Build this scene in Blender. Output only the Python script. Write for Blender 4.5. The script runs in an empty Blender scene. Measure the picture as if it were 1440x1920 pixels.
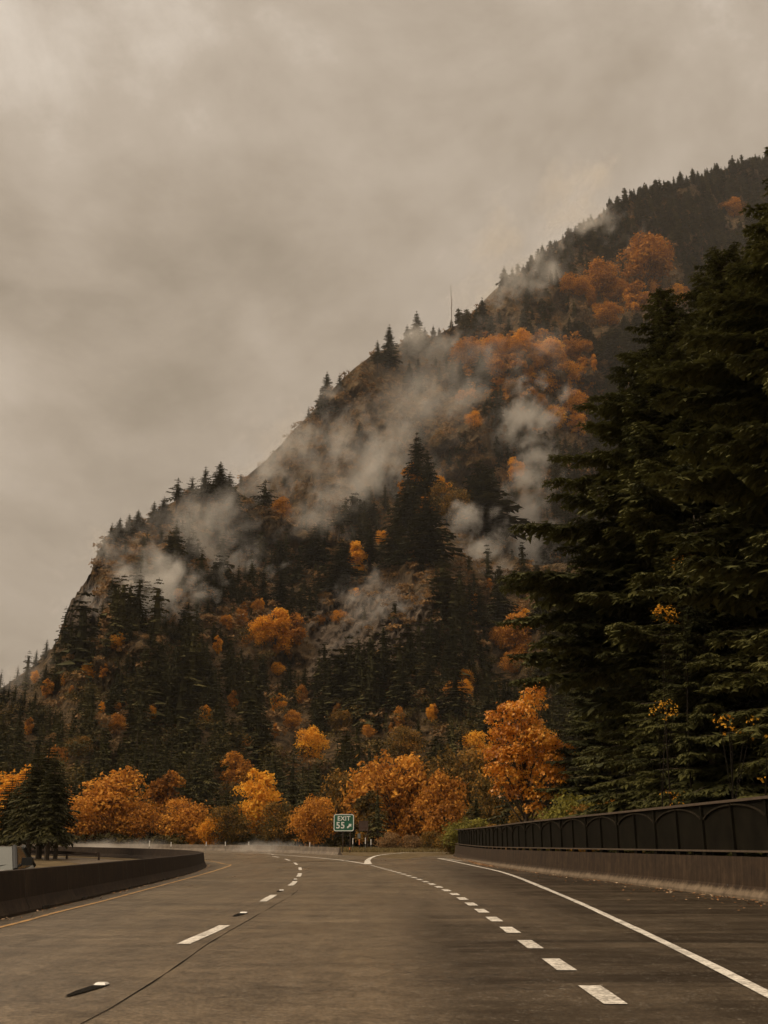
import bpy, math, random
import numpy as np
from mathutils import Vector, noise as mn

random.seed(5)
RS = np.random.RandomState(5)
sc = bpy.context.scene
COL = sc.collection
PI = math.pi

# ------------------------------------------------------------------ camera
F, CX, CY, HOR, CH = 1900.0, 720.0, 960.0, 1583.0, 1.35
TH = math.atan((HOR - CY) / F)
ct, st = math.cos(TH), math.sin(TH)

def ray(px, py):
    a, b = px - CX, CY - py
    return Vector((a, F * ct - b * st, F * st + b * ct))

def smooth(t):
    t = min(1.0, max(0.0, t))
    return t * t * (3 - 2 * t)

def interp(x, pts):
    if x <= pts[0][0]: return pts[0][1]
    for (x0, y0), (x1, y1) in zip(pts, pts[1:]):
        if x <= x1:
            return y0 + (y1 - y0) * (x - x0) / (x1 - x0)
    return pts[-1][1]

BAR = [(-6.9, -30), (-6.9, 10), (-7.1, 18.5), (-7.5, 26), (-8.0, 34), (-8.9, 47), (-10.2, 60), (-12.3, 73), (-17, 87),
       (-27, 100), (-45, 112), (-80, 124), (-140, 134)]
def g(x, y):
    """height of the ground"""
    r = math.hypot(x, y) if y > 0 else abs(x) * 0.5
    z = 0.78 * smooth((r - 65) / 105)
    if y < 100:
        xb = interp(y, [(b, a) for a, b in BAR])
        z -= 0.5 * smooth((xb - 0.5 - x) / 4) * (1 - smooth((y - 52) / 40))
    return z

def at(px, py):
    """where a sight line meets the ground"""
    d = ray(px, py)
    t0, t = 0.0, 0.002
    while t < 2.0:
        p = d * t
        if CH + p.z < g(p.x, p.y): break
        t0, t = t, t * 1.03
    for _ in range(30):
        m = (t0 + t) / 2; p = d * m
        if CH + p.z < g(p.x, p.y): t = m
        else: t0 = m
    p = d * t
    return Vector((p.x, p.y, g(p.x, p.y)))

def at_dist(px, py, D):
    d = ray(px, py)
    k = D / math.hypot(d.x, d.y)
    return Vector((d.x * k, d.y * k, CH + d.z * k))

# ------------------------------------------------------------------ materials
class NT:
    def __init__(s, tree):
        s.t = tree; s.n = tree.nodes; s.n.clear()
    def __call__(s, typ, ins=None, **props):
        nd = s.n.new(typ)
        for k, v in props.items(): setattr(nd, k, v)
        for k, v in (ins or {}).items():
            sk = nd.inputs[k]
            if isinstance(v, bpy.types.NodeSocket): s.t.links.new(v, sk)
            else:
                if isinstance(v, (tuple, list)) and len(v) == 3 and sk.type == 'RGBA': v = (*v, 1)
                sk.default_value = v
        return nd
    def noise(s, vec, scale, detail=4, rough=0.55, dist=0.0):
        return s('ShaderNodeTexNoise', {'Vector': vec, 'Scale': scale, 'Detail': detail, 'Roughness': rough, 'Distortion': dist}).outputs[0]
    def ramp(s, fac, stops, interp='LINEAR'):
        r = s('ShaderNodeValToRGB', {0: fac}); cr = r.color_ramp; cr.interpolation = interp
        while len(cr.elements) > 1: cr.elements.remove(cr.elements[-1])
        for i, (p, c) in enumerate(stops):
            e = cr.elements[0] if i == 0 else cr.elements.new(p)
            e.position = p
            e.color = (*c, 1) if isinstance(c, (tuple, list)) else (c, c, c, 1)
        return r.outputs[0]
    def mix(s, fac, a, b, mode='MIX'):
        m = s('ShaderNodeMix', data_type='RGBA', blend_type=mode)
        for i, v in ((0, fac), (6, a), (7, b)):
            sk = m.inputs[i]
            if isinstance(v, bpy.types.NodeSocket): s.t.links.new(v, sk)
            else: sk.default_value = (*v, 1) if isinstance(v, (tuple, list)) else v
        return m.outputs[2]
    def math(s, op, a, b=0.0, c=None, clamp=False):
        d = {0: a, 1: b}
        if c is not None: d[2] = c
        return s('ShaderNodeMath', d, operation=op, use_clamp=clamp).outputs[0]
    def mapr(s, v, a, b, c=0.0, d=1.0):
        return s('ShaderNodeMapRange', {0: v, 1: a, 2: b, 3: c, 4: d}).outputs[0]

def new_mat(name):
    m = bpy.data.materials.new(name); m.use_nodes = True
    return m, NT(m.node_tree)

def finish(n, color, rough=0.7, spec=0.4, bump=None, bstr=0.3, bdist=0.02, metal=0.0, extra=None):
    ins = {'Base Color': color, 'Roughness': rough, 'Specular IOR Level': spec, 'Metallic': metal}
    if bump is not None:
        ins['Normal'] = n('ShaderNodeBump', {'Height': bump, 'Strength': bstr, 'Distance': bdist}).outputs[0]
    if extra: ins.update(extra)
    b = n('ShaderNodeBsdfPrincipled', ins)
    n('ShaderNodeOutputMaterial', {'Surface': b.outputs[0]})
    return b

def simple(name, c, rough=0.7, spec=0.4, var=0.25, scale=3.0, metal=0.0):
    m, n = new_mat(name)
    P = n('ShaderNodeTexCoord').outputs['Object']
    f = n.noise(P, scale, 6)
    c0 = tuple(v * (1 - var) for v in c); c1 = tuple(v * (1 + var) for v in c)
    finish(n, n.ramp(f, [(0.3, c0), (0.7, c1)]), rough, spec, bump=f, bstr=0.2, metal=metal)
    return m

def leaf_mat(name, stops, trans=0.25, rough=0.7, spec=0.12):
    """foliage: tint attribute (per clump / per tree) picks the leaf colour, fine noise varies it"""
    m, n = new_mat(name)
    a = n('ShaderNodeAttribute', attribute_name='tint').outputs['Fac']
    oi = n('ShaderNodeObjectInfo').outputs['Random']
    P = n('ShaderNodeNewGeometry').outputs['Position']
    f = n.noise(P, 0.9, 3)
    s = n.math('ADD', n.math('MULTIPLY', a, 0.7), n.math('MULTIPLY', f, 0.35))
    s = n.math('ADD', s, n.math('MULTIPLY_ADD', oi, 0.2, -0.12))
    c = n.ramp(s, stops)
    b = n('ShaderNodeBsdfPrincipled', {'Base Color': c, 'Roughness': rough, 'Specular IOR Level': spec})
    tr = n('ShaderNodeBsdfTranslucent', {'Color': c})
    mx = n('ShaderNodeMixShader', {0: trans, 1: b.outputs[0], 2: tr.outputs[0]})
    n('ShaderNodeOutputMaterial', {'Surface': mx.outputs[0]})
    return m

M = {}
M['conifer'] = leaf_mat('conifer_needles', [(0.1, (0.030, 0.029, 0.013)), (0.5, (0.060, 0.056, 0.023)), (0.9, (0.13, 0.11, 0.038))], 0.08, spec=0.08)
M['conifer_near'] = leaf_mat('near_needles', [(0.1, (0.020, 0.023, 0.010)), (0.5, (0.046, 0.049, 0.020)), (0.9, (0.14, 0.135, 0.044))], 0.14, spec=0.1)
M['orange'] = leaf_mat('orange_leaves', [(0.1, (0.30, 0.10, 0.012)), (0.45, (0.72, 0.31, 0.028)), (0.9, (0.92, 0.52, 0.06))], 0.35)
M['maple'] = leaf_mat('maple_leaves', [(0.1, (0.36, 0.12, 0.014)), (0.45, (0.78, 0.33, 0.03)), (0.9, (0.92, 0.60, 0.12))], 0.35, 0.4, 0.5)
M['rust'] = leaf_mat('rust_leaves', [(0.05, (0.09, 0.045, 0.014)), (0.45, (0.38, 0.15, 0.024)), (0.9, (0.80, 0.38, 0.055))], 0.3)
M['olive'] = leaf_mat('olive_leaves', [(0.1, (0.05, 0.042, 0.014)), (0.5, (0.14, 0.088, 0.022)), (0.9, (0.44, 0.21, 0.035))], 0.3)
M['yellowgreen'] = leaf_mat('yellow_green_leaves', [(0.1, (0.09, 0.085, 0.022)), (0.5, (0.20, 0.18, 0.035)), (0.9, (0.34, 0.28, 0.05))], 0.3)
M['brown'] = leaf_mat('brown_shrub_leaves', [(0.1, (0.07, 0.042, 0.02)), (0.5, (0.21, 0.122, 0.052)), (0.9, (0.42, 0.24, 0.09))], 0.2)
M['scrub'] = leaf_mat('dark_scrub_leaves', [(0.1, (0.03, 0.027, 0.010)), (0.5, (0.075, 0.058, 0.018)), (0.9, (0.20, 0.125, 0.03))], 0.2)
M['bark'] = simple('bark', (0.075, 0.058, 0.042), 0.9, 0.2, 0.4, 2.0)
M['tar_bark'] = simple('dark_wet_bark', (0.018, 0.014, 0.010), 0.9, 0.1, 0.4, 2.0)
M['snag'] = simple('weathered_dead_wood', (0.20, 0.17, 0.14), 0.9, 0.2, 0.3, 2.0)

def terrain_mat(name, rock_bias):
    m, n = new_mat(name)
    geo = n('ShaderNodeNewGeometry'); P = geo.outputs['Position']
    big = n.noise(P, 0.012, 6, 0.6)
    fine = n.noise(P, 0.16, 10, 0.7, 0.6)
    mp = n('ShaderNodeMapping', {'Vector': P, 'Scale': (1.0, 1.0, 0.35), 'Rotation': (0.3, 0.5, 0)}).outputs[0]
    streak = n.noise(mp, 0.1, 10, 0.75, 1.2)
    veg = n.ramp(fine, [(0.30, (0.040, 0.030, 0.014)), (0.48, (0.12, 0.078, 0.036)), (0.62, (0.24, 0.15, 0.066)), (0.8, (0.34, 0.21, 0.085))])
    rock = n.ramp(streak, [(0.36, (0.028, 0.021, 0.015)), (0.47, (0.11, 0.08, 0.056)), (0.58, (0.22, 0.165, 0.115)), (0.72, (0.38, 0.30, 0.21))])
    rk = n('ShaderNodeAttribute', attribute_name='rock').outputs['Fac']
    k = n.math('ADD', rk, n.math('MULTIPLY_ADD', big, 1.6, -1.0 + rock_bias), clamp=True)
    k = n.mapr(n.math('ADD', k, n.math('MULTIPLY_ADD', fine, 0.5, -0.25)), 0.35, 0.65)
    c = n.mix(k, veg, rock)
    h = n.math('ADD', n.math('MULTIPLY', streak, 0.7), n.math('MULTIPLY', fine, 0.6))
    finish(n, c, 0.9, 0.15, bump=h, bstr=1.0, bdist=9.0)
    return m
M['spur'] = terrain_mat('spur_slope', 0.1)
M['mountain'] = terrain_mat('mountain_slope', 0.0)

def asphalt(name, dark):
    m, n = new_mat(name)
    P = n('ShaderNodeNewGeometry').outputs['Position']
    xyz = n('ShaderNodeSeparateXYZ', {0: P})
    stone = n.noise(P, 38, 6, 0.8)
    vor = n('ShaderNodeTexVoronoi', {'Vector': P, 'Scale': 55.0}).outputs['Color']
    bw = n('ShaderNodeSeparateColor', {0: vor}).outputs[0]
    speck = n.ramp(bw, [(0.90, 0.0), (0.96, 1.0)])
    mid = n.noise(P, 2.6, 8, 0.7, 0.4)
    mp = n('ShaderNodeMapping', {'Vector': P, 'Scale': (1.1, 0.16, 1)}).outputs[0]
    streak = n.noise(mp, 0.9, 7, 0.65, 0.5)
    mp2 = n('ShaderNodeMapping', {'Vector': P, 'Scale': (0.25, 1.1, 1)}).outputs[0]
    cross = n.noise(mp2, 0.7, 6, 0.65, 0.6)
    big = n.noise(P, 0.11, 5, 0.6, 0.3)
    col = n.ramp(stone, [(0.3, (0.032, 0.022, 0.012)), (0.5, (0.115, 0.085, 0.052)), (0.72, (0.27, 0.21, 0.14))])
    tone = n.ramp(n.math('ADD', n.math('MULTIPLY', streak, 0.5), n.math('MULTIPLY', mid, 0.5)), [(0.36, 0.55), (0.5, 1.0), (0.63, 1.4)])
    col = n.mix(1.0, col, tone, 'MULTIPLY')
    grit = n.noise(P, 16, 5, .85); cb = n.math('ADD', n.math('MULTIPLY', cross, .35), n.math('MULTIPLY', grit, .65))
    col = n.mix(.85, col, n.ramp(cb, [(0.40, 0.5), (0.5, 1.0), (0.60, 1.55)]), 'MULTIPLY')
    # newer, darker binder to the right of the wheel path: worn edge follows a wavering line
    wob = n.math('ADD', xyz.outputs[0], n.math('MULTIPLY_ADD', streak, 1.6, -0.8))
    wob = n.math('ADD', wob, n.math('MULTIPLY_ADD', cross, 1.4, -0.7))
    near = n.mapr(xyz.outputs[1], 16, 34, 1, 0)
    rt = n.math('MULTIPLY', n.mapr(wob, 0.0, 0.8), near)
    lane = n.mapr(n.math('ADD', xyz.outputs[0], n.math('MULTIPLY', cross, 2.4)), 3.0, 5.0)
    rt = n.math('MAXIMUM', rt, n.math('MULTIPLY', lane, n.mapr(xyz.outputs[1], 50, 90, 1, .3)))
    patch = n.mapr(cross, 0.38, 0.62)
    dk = n.math('MULTIPLY', rt, n.math('MULTIPLY_ADD', patch, -0.35, 1.0))
    col = n.mix(n.math('MULTIPLY', dk, 0.92), col, (0.022, 0.015, 0.009))
    # fine fatigue cracks
    vc = n('ShaderNodeTexVoronoi', {'Vector': n('ShaderNodeVectorMath', {0: P, 1: n('ShaderNodeTexNoise', {'Vector': P, 'Scale': 1.5}).outputs['Color']}, operation='ADD').outputs[0], 'Scale': 0.42}, feature='DISTANCE_TO_EDGE').outputs[0]
    crk = n.math('MULTIPLY', n.mapr(vc, 0.004, 0.016, 1, 0), n.mapr(big, 0.52, 0.62))
    col = n.mix(n.math('MULTIPLY', crk, 0.6), col, (0.012, 0.01, 0.008))
    col = n.mix(n.math('MULTIPLY', speck, n.mapr(mid, 0.45, 0.6, 0.0, 0.55)), col, (0.34, 0.31, 0.26))
    wet = n.mapr(n.math('ADD', n.math('MULTIPLY', big, 0.6), n.math('MULTIPLY', streak, 0.4)), 0.38, 0.62)
    rough = n.math('MULTIPLY_ADD', wet, -0.22, 0.48)
    rough = n.math('ADD', rough, n.math('MULTIPLY', dk, 0.2))
    spc = n.math('MULTIPLY_ADD', wet, 0.3, 0.2)
    spc = n.math('MULTIPLY', spc, n.math('MULTIPLY_ADD', dk, -0.75, 1.0))
    h = n.math('ADD', stone, n.math('MULTIPLY', speck, 0.4))
    finish(n, col, rough, spc, bump=h, bstr=0.7, bdist=0.012)
    return m
M['asphalt'] = asphalt('wet_asphalt', 0)

def paint(name, c, wear):
    # chipped and tyre-scuffed
    m, n = new_mat(name)
    P = n('ShaderNodeNewGeometry').outputs['Position']
    f = n.noise(P, 22, 8, 0.75); f2 = n.noise(P, 2.2, 5, 0.6)
    k = n.mapr(n.math('ADD', n.math('MULTIPLY', f, 0.75), n.math('MULTIPLY', f2, 0.35)), 0.46 + wear, 0.68 + wear)
    col = n.mix(k, c, (0.11, 0.095, 0.075))
    finish(n, col, 0.55, 0.4, bump=f, bstr=0.3, bdist=0.004)
    return m
M['white_paint'] = paint('white_road_paint', (0.84, 0.79, 0.70), 0.01)
M['yellow_paint'] = paint('yellow_road_paint', (0.72, 0.40, 0.12), 0.0)
M['tar'] = simple('tar', (0.010, 0.008, 0.006), 0.9, 0.08, 0.3, 8)
M['reflector'] = simple('white_reflector', (0.8, 0.78, 0.72), 0.3, 0.5, 0.05, 8)

def concrete(name, toe):
    m, n = new_mat(name)
    P = n('ShaderNodeTexCoord').outputs['Object']
    z = n('ShaderNodeSeparateXYZ', {0: P}).outputs[2]
    f = n.noise(P, 3.0, 9, 0.7); mp = n('ShaderNodeMapping', {'Vector': P, 'Scale': (1.4, 1.4, 0.12)}).outputs[0]
    drip = n.noise(mp, 3.4, 7, 0.75)
    stain = n.ramp(n.math('ADD', n.math('MULTIPLY', f, 0.4), n.math('MULTIPLY', drip, 0.6)), [(0.36, (0.014, 0.009, 0.005)), (0.5, (0.036, 0.022, 0.012)), (0.66, (0.075, 0.048, 0.027))])
    clean = n.ramp(f, [(0.3, (0.085, 0.062, 0.040)), (0.7, (0.23, 0.175, 0.12))])
    if toe:
        e = n.math('ADD', z, n.math('MULTIPLY_ADD', drip, -0.16, 0.08))
        e = n.math('ADD', e, n.math('MULTIPLY_ADD', f, -0.12, 0.06))
        k = n.mapr(e, 0.17, 0.27)
    else:
        e = n.math('ADD', z, n.math('MULTIPLY_ADD', f, -0.3, 0.15))
        k = n.mapr(e, -0.05, 0.24, 0.82, 1.0); stain = n.mix(1.0, stain, (.62, .6, .6), 'MULTIPLY')
    finish(n, n.mix(k, clean, stain), 0.85, 0.25, bump=f, bstr=0.4, bdist=0.02)
    return m
M['concrete_right'] = concrete('stained_concrete_pale_toe', True)
M['concrete_left'] = concrete('dark_stained_concrete', False)
M['concrete_far'] = simple('weathered_concrete', (0.16, 0.13, 0.10), 0.85, 0.3, 0.35, 2)
M['panel'] = simple('dark_painted_steel', (0.009, 0.0075, 0.0045), 0.85, 0.06, 0.35, 1.5)
M['rail'] = simple('brown_steel_rail', (0.085, 0.062, 0.042), 0.6, 0.3, 0.3, 4)
M['arch'] = simple('grey_arch_trim', (0.024, 0.019, 0.012), 0.85, 0.08, 0.5, 6)
M['sign_green'] = simple('sign_green', (0.014, 0.115, 0.065), 0.4, 0.5, 0.08, 2)
M['sign_white'] = simple('sign_white', (0.75, 0.78, 0.74), 0.4, 0.5, 0.04, 2)
M['sign_back'] = simple('sign_back_brown', (0.075, 0.045, 0.032), 0.7, 0.3, 0.2, 2)
M['sign_grey'] = simple('sign_grey', (0.15, 0.15, 0.13), 0.6, 0.4, 0.2, 2)
M['wood'] = simple('treated_wood', (0.055, 0.038, 0.028), 0.85, 0.2, 0.3, 4)
M['post_orange'] = simple('orange_plastic', (0.75, 0.22, 0.05), 0.5, 0.4, 0.1, 4)
M['post_white'] = simple('white_plastic', (0.75, 0.73, 0.68), 0.5, 0.4, 0.1, 4)
M['car_paint'] = simple('pale_car_paint', (0.34, 0.33, 0.29), 0.25, 0.6, 0.03, 1)
M['glass'] = simple('dark_car_glass', (0.075, 0.08, 0.065), 0.12, 0.6, 0.05, 1)
M['black'] = simple('black_plastic', (0.012, 0.012, 0.011), 0.5, 0.4, 0.1, 5)
M['chrome'] = simple('wheel_metal', (0.4, 0.4, 0.38), 0.3, 0.5, 0.1, 5, 0.8)
M['lamp_glass'] = simple('headlight_glass', (0.6, 0.6, 0.58), 0.1, 0.8, 0.05, 5)
M['litter'] = leaf_mat('fallen_leaf', [(0.1, (0.16, 0.07, 0.03)), (0.5, (0.40, 0.20, 0.08)), (0.9, (0.75, 0.6, 0.42))], 0.15)
M['grass'] = leaf_mat('dry_grass', [(0.1, (0.10, 0.075, 0.03)), (0.5, (0.22, 0.165, 0.07)), (0.9, (0.34, 0.26, 0.12))], 0.25)

m, n = new_mat('roadside_ground')
P = n('ShaderNodeNewGeometry').outputs['Position']
f = n.noise(P, 0.5, 8, 0.7); f2 = n.noise(P, 9, 6, 0.7)
c = n.ramp(f, [(0.3, (0.05, 0.036, 0.02)), (0.5, (0.13, 0.095, 0.05)), (0.7, (0.20, 0.15, 0.08))])
c = n.mix(0.6, c, n.ramp(f2, [(0.3, (0.3, 0.3, 0.3)), (0.7, (1.3, 1.3, 1.3))]), 'MULTIPLY')
finish(n, c, 0.95, 0.1, bump=f2, bstr=0.5, bdist=0.05)
M['ground'] = m

# ------------------------------------------------------------------ objects
def mesh_np(name, V, T, mat, tint=None, rock=None, parent=None, smooth_sh=False, quads=None):
    """V (n,3); T (m,3) triangles; quads (k,4)"""
    me = bpy.data.meshes.new(name)
    V = np.asarray(V, dtype=np.float32)
    me.vertices.add(len(V)); me.vertices.foreach_set('co', V.ravel())
    idx = []; tot = []
    if T is not None and len(T):
        T = np.asarray(T, dtype=np.int32); idx.append(T.ravel()); tot.append(np.full(len(T), 3, dtype=np.int32))
    if quads is not None and len(quads):
        Q = np.asarray(quads, dtype=np.int32); idx.append(Q.ravel()); tot.append(np.full(len(Q), 4, dtype=np.int32))
    idx = np.concatenate(idx); tot = np.concatenate(tot)
    me.loops.add(len(idx)); me.loops.foreach_set('vertex_index', idx)
    me.polygons.add(len(tot))
    ls = np.concatenate(([0], np.cumsum(tot)[:-1])).astype(np.int32)
    me.polygons.foreach_set('loop_start', ls); me.polygons.foreach_set('loop_total', tot)
    me.polygons.foreach_set('use_smooth', np.full(len(tot), smooth_sh, dtype=bool))
    me.update(calc_edges=True)
    for nm, arr in (('tint', tint), ('rock', rock)):
        if arr is not None:
            a = me.attributes.new(nm, 'FLOAT', 'POINT'); a.data.foreach_set('value', np.asarray(arr, dtype=np.float32))
    if mat: me.materials.append(mat)
    return me

def link(name, me, parent=None):
    o = bpy.data.objects.new(name, me); COL.objects.link(o)
    if parent: o.parent = parent
    return o

def tag(o, label=None, cat=None, group=None, kind=None):
    if label: o['label'] = label
    if cat: o['category'] = cat
    if group: o['group'] = group
    if kind: o['kind'] = kind
    return o

def empty(name, loc=(0, 0, 0), rz=0.0):
    o = bpy.data.objects.new(name, None); COL.objects.link(o)
    o.location = loc; o.rotation_euler = (0, 0, rz); o.empty_display_size = 0.3
    return o

class MB:
    """collects polygons"""
    def __init__(s): s.v = []; s.f = []
    def poly(s, pts):
        b = len(s.v); s.v += [tuple(p) for p in pts]; s.f.append(list(range(b, b + len(pts))))
    def box(s, c, d, rz=0.0, bev=0.0):
        cx, cy, cz = c; hx, hy, hz = d[0] / 2, d[1] / 2, d[2] / 2
        ca, sa = math.cos(rz), math.sin(rz); b = len(s.v)
        for z in (-hz, hz):
            for x, y in ((-hx, -hy), (hx, -hy), (hx, hy), (-hx, hy)):
                s.v.append((cx + x * ca - y * sa, cy + x * sa + y * ca, cz + z))
        s.f += [[b + i for i in q] for q in ((0, 3, 2, 1), (4, 5, 6, 7), (0, 1, 5, 4), (1, 2, 6, 5), (2, 3, 7, 6), (3, 0, 4, 7))]
    def tube(s, pts, rad, n=8, cap=True):
        pts = [Vector(p) for p in pts]; rings = []
        for i, p in enumerate(pts):
            d = (pts[min(i + 1, len(pts) - 1)] - pts[max(i - 1, 0)])
            d = d.normalized() if d.length > 1e-9 else Vector((0, 0, 1))
            a = d.orthogonal().normalized(); b2 = d.cross(a)
            r = rad[i] if isinstance(rad, (list, tuple)) else rad
            b = len(s.v)
            for k in range(n):
                an = 2 * PI * k / n
                s.v.append(tuple(p + (a * math.cos(an) + b2 * math.sin(an)) * r))
            rings.append(b)
        for r0, r1 in zip(rings, rings[1:]):
            # align rings (orthogonal() may jump)
            best = min(range(n), key=lambda o_: (Vector(s.v[r0]) - pts[rings.index(r0)] - (Vector(s.v[r1 + o_]) - pts[rings.index(r1)])).length)
            for k in range(n):
                k2 = (k + 1) % n
                s.f.append([r0 + k, r0 + k2, r1 + (k2 + best) % n, r1 + (k + best) % n])
        if cap:
            s.f.append([rings[0] + k for k in range(n)][::-1]); s.f.append([rings[-1] + k for k in range(n)])
    def sweep(s, path, prof, closed=True, zf=None):
        """path [(x,y)], prof [(offset to the right of travel, z)]"""
        P = [Vector((p[0], p[1])) for p in path]; rings = []
        for i, p in enumerate(P):
            d = (P[min(i + 1, len(P) - 1)] - P[max(i - 1, 0)]).normalized()
            nr = Vector((d.y, -d.x)); b = len(s.v)
            zb = zf(p.x, p.y) if zf else 0.0
            for o_, z in prof:
                q = p + nr * o_; s.v.append((q.x, q.y, zb + z))
            rings.append(b)
        m_ = len(prof)
        for r0, r1 in zip(rings, rings[1:]):
            for k in range(m_ if closed else m_ - 1):
                k2 = (k + 1) % m_
                s.f.append([r0 + k, r1 + k, r1 + k2, r0 + k2])
        if closed:
            s.f.append([rings[0] + k for k in range(m_)]); s.f.append([rings[-1] + k for k in range(m_)][::-1])
    def build(s, name, mat, parent=None, sm=False):
        me = bpy.data.meshes.new(name); me.from_pydata(s.v, [], s.f)
        if mat: me.materials.append(mat)
        if sm: me.polygons.foreach_set('use_smooth', [True] * len(me.polygons))
        me.validate(); me.update()
        return link(name, me, parent)

def catmull(pts, step):
    """smooth dense path through points"""
    P = [Vector(p) for p in pts]; out = []
    P = [P[0] * 2 - P[1]] + P + [P[-1] * 2 - P[-2]]
    for i in range(1, len(P) - 2):
        p0, p1, p2, p3 = P[i - 1:i + 3]
        k = max(2, int((p2 - p1).length / step))
        for j in range(k):
            t = j / k
            out.append(0.5 * ((2 * p1) + (p2 - p0) * t + (2 * p0 - 5 * p1 + 4 * p2 - p3) * t * t + (3 * p1 - p0 - 3 * p2 + p3) * t ** 3))
    out.append(P[-2])
    return out

def resample(path, n_):
    P = [Vector(p) for p in path]; L = [0]
    for a, b in zip(P, P[1:]): L.append(L[-1] + (b - a).length)
    out = []; j = 0
    for i in range(n_):
        s_ = L[-1] * i / (n_ - 1)
        while j < len(L) - 2 and L[j + 1] < s_: j += 1
        t = (s_ - L[j]) / max(1e-9, L[j + 1] - L[j]); out.append(P[j].lerp(P[j + 1], t))
    return out

# ------------------------------------------------------------------ ground and roads
def axis(a, b, step, far, grow=1.22):
    xs = list(np.arange(a, b + 0.01, step)); s_ = step
    while xs[-1] < far: s_ *= grow; xs.append(xs[-1] + s_)
    s_ = step
    while xs[0] > -far: s_ *= grow; xs.insert(0, xs[0] - s_)
    return xs
xs = axis(-70, 60, 2.0, 4500); ys = axis(-30, 190, 2.5, 4500)
V = [(x, y, g(x, y)) for y in ys for x in xs]; nx = len(xs)
Q = [(j * nx + i, j * nx + i + 1, (j + 1) * nx + i + 1, (j + 1) * nx + i) for j in range(len(ys) - 1) for i in range(nx - 1)]
tag(link('ground', mesh_np('ground', V, None, M['ground'], quads=Q, smooth_sh=True)), 'brown roadside ground', kind='structure')

def ribbon(name, left, right, cols, dz, label, rows=160):
    A = resample(left, rows); B = resample(right, rows); V = []; Q = []
    for a, b in zip(A, B):
        for k in range(cols + 1):
            p = a.lerp(b, k / cols); V.append((p.x, p.y, g(p.x, p.y) + dz))
    for i in range(rows - 1):
        for k in range(cols):
            q = i * (cols + 1) + k; Q.append((q, q + 1, q + cols + 2, q + cols + 1))
    return tag(link(name, mesh_np(name, V, None, M['asphalt'], quads=Q, smooth_sh=True)), label, kind='structure')

def P2(px, py):
    p = at(px, py); return (p.x, p.y)
barrier_path = [(a, b) for a, b in BAR]
WALL = [(10.4, -30), (10.1, 8), (9.5, 24), (9.05, 31), (8.5, 39.5), (7.75, 50), (7.2, 62), (6.85, 80), (6.75, 104)]
main_right = [(10.5, -30), (10.2, 8), (9.6, 24), (9.1, 31), (8.6, 39.5), (7.8, 50), (7.3, 62), (4.5, 80), (-1, 100), (-9, 117), (-22, 132), (-48, 146), (-85, 156), (-140, 163)]
ribbon('road', catmull([Vector(p) for p in barrier_path], 3), catmull([Vector(p) for p in main_right], 3), 12, 0.014, 'wet asphalt highway curving left', 200)
ribbon('exit_road', catmull([Vector(p) for p in ((2, 60), (1.2, 75), (2, 92), (8, 110), (26, 124), (60, 130))], 3),
       catmull([Vector(p) for p in ((7.2, 60), (6.9, 80), (6.85, 96), (10, 104), (22, 108), (60, 112))], 3), 5, 0.020, 'exit ramp turning right behind the wall', 60)
ribbon('opposite_road', catmull([Vector(p) for p in ((-16, -30), (-16, 30), (-16.3, 45), (-17, 60), (-20, 74), (-25, 84), (-34, 96), (-50, 106), (-90, 118), (-150, 124))], 3),
       catmull([Vector(p) for p in ((-7.6, -30), (-7.8, 20), (-9.2, 45), (-12.5, 67), (-21, 87), (-38, 102), (-80, 116), (-140, 127))], 3), 10, 0.010, 'opposite carriageway behind the median barrier', 110)

def stripe(name, path, width, mat, label, dashes=None, dz=0.022, wfun=None):
    """a painted line along a ground path; dashes = [(start, end)] in metres"""
    P_ = [Vector(p) for p in path]; L = [0]
    for a, b in zip(P_, P_[1:]): L.append(L[-1] + (b - a).length)
    def pos(s_):
        s_ = min(max(s_, 0), L[-1]); j = max(0, min(len(L) - 2, int(np.searchsorted(L, s_)) - 1))
        t = (s_ - L[j]) / max(1e-9, L[j + 1] - L[j]); d = (P_[j + 1] - P_[j]).normalized()
        return P_[j].lerp(P_[j + 1], t), Vector((d.y, -d.x))
    V = []; Q = []
    for a, b in (dashes or [(0, L[-1])]):
        k = max(2, int((b - a) / 0.8)); b0 = len(V)
        for i in range(k + 1):
            s_ = a + (b - a) * i / k; p, nr = pos(s_); w = (wfun(s_) if wfun else width) / 2
            j = 0.012 * mn.noise(Vector((s_ * 3.1, 2.7, 0)))
            for sg in (-1, 1):
                q = p + nr * sg * (w + j); V.append((q.x, q.y, g(q.x, q.y) + dz))
        for i in range(k): q = b0 + 2 * i; Q.append((q, q + 1, q + 3, q + 2))
    return tag(link(name, mesh_np(name, V, None, mat, quads=Q)), label, kind='structure'), pos

yl = [(-6.15, -10), (-6.15, 8)] + [P2(*p) for p in ((0, 1741), (100, 1714), (200, 1689), (300, 1662), (370, 1643), (410, 1631), (432, 1623))] + [(-10.9, 74), (-15.5, 89), (-25, 102), (-44, 114), (-80, 127)]
stripe('yellow_edge_line', catmull([Vector(p) for p in yl], 1), 0.11, M['yellow_paint'], 'thin yellow line beside the median barrier')
rl = [(2.25, -6), (3.07, 4)] + [P2(*p) for p in ((1440, 1868), (1300, 1796), (1167, 1732), (1060, 1683), (960, 1642), (913, 1629), (857, 1617), (822, 1609.5))] + [(6.6, 84), (9, 93), (16, 99), (40, 103)]
stripe('white_edge_line', catmull([Vector(p) for p in rl], 1), 0.15, M['white_paint'], 'solid white line along the right shoulder', wfun=lambda s_: 0.15 if s_ < 40 else 0.2)
gl = [P2(*p) for p in ((690, 1621), (653, 1615), (613, 1610.5), (563, 1606), (513, 1602.5), (460, 1600))]
gl += [(-38, 131), (-80, 143)]
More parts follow.
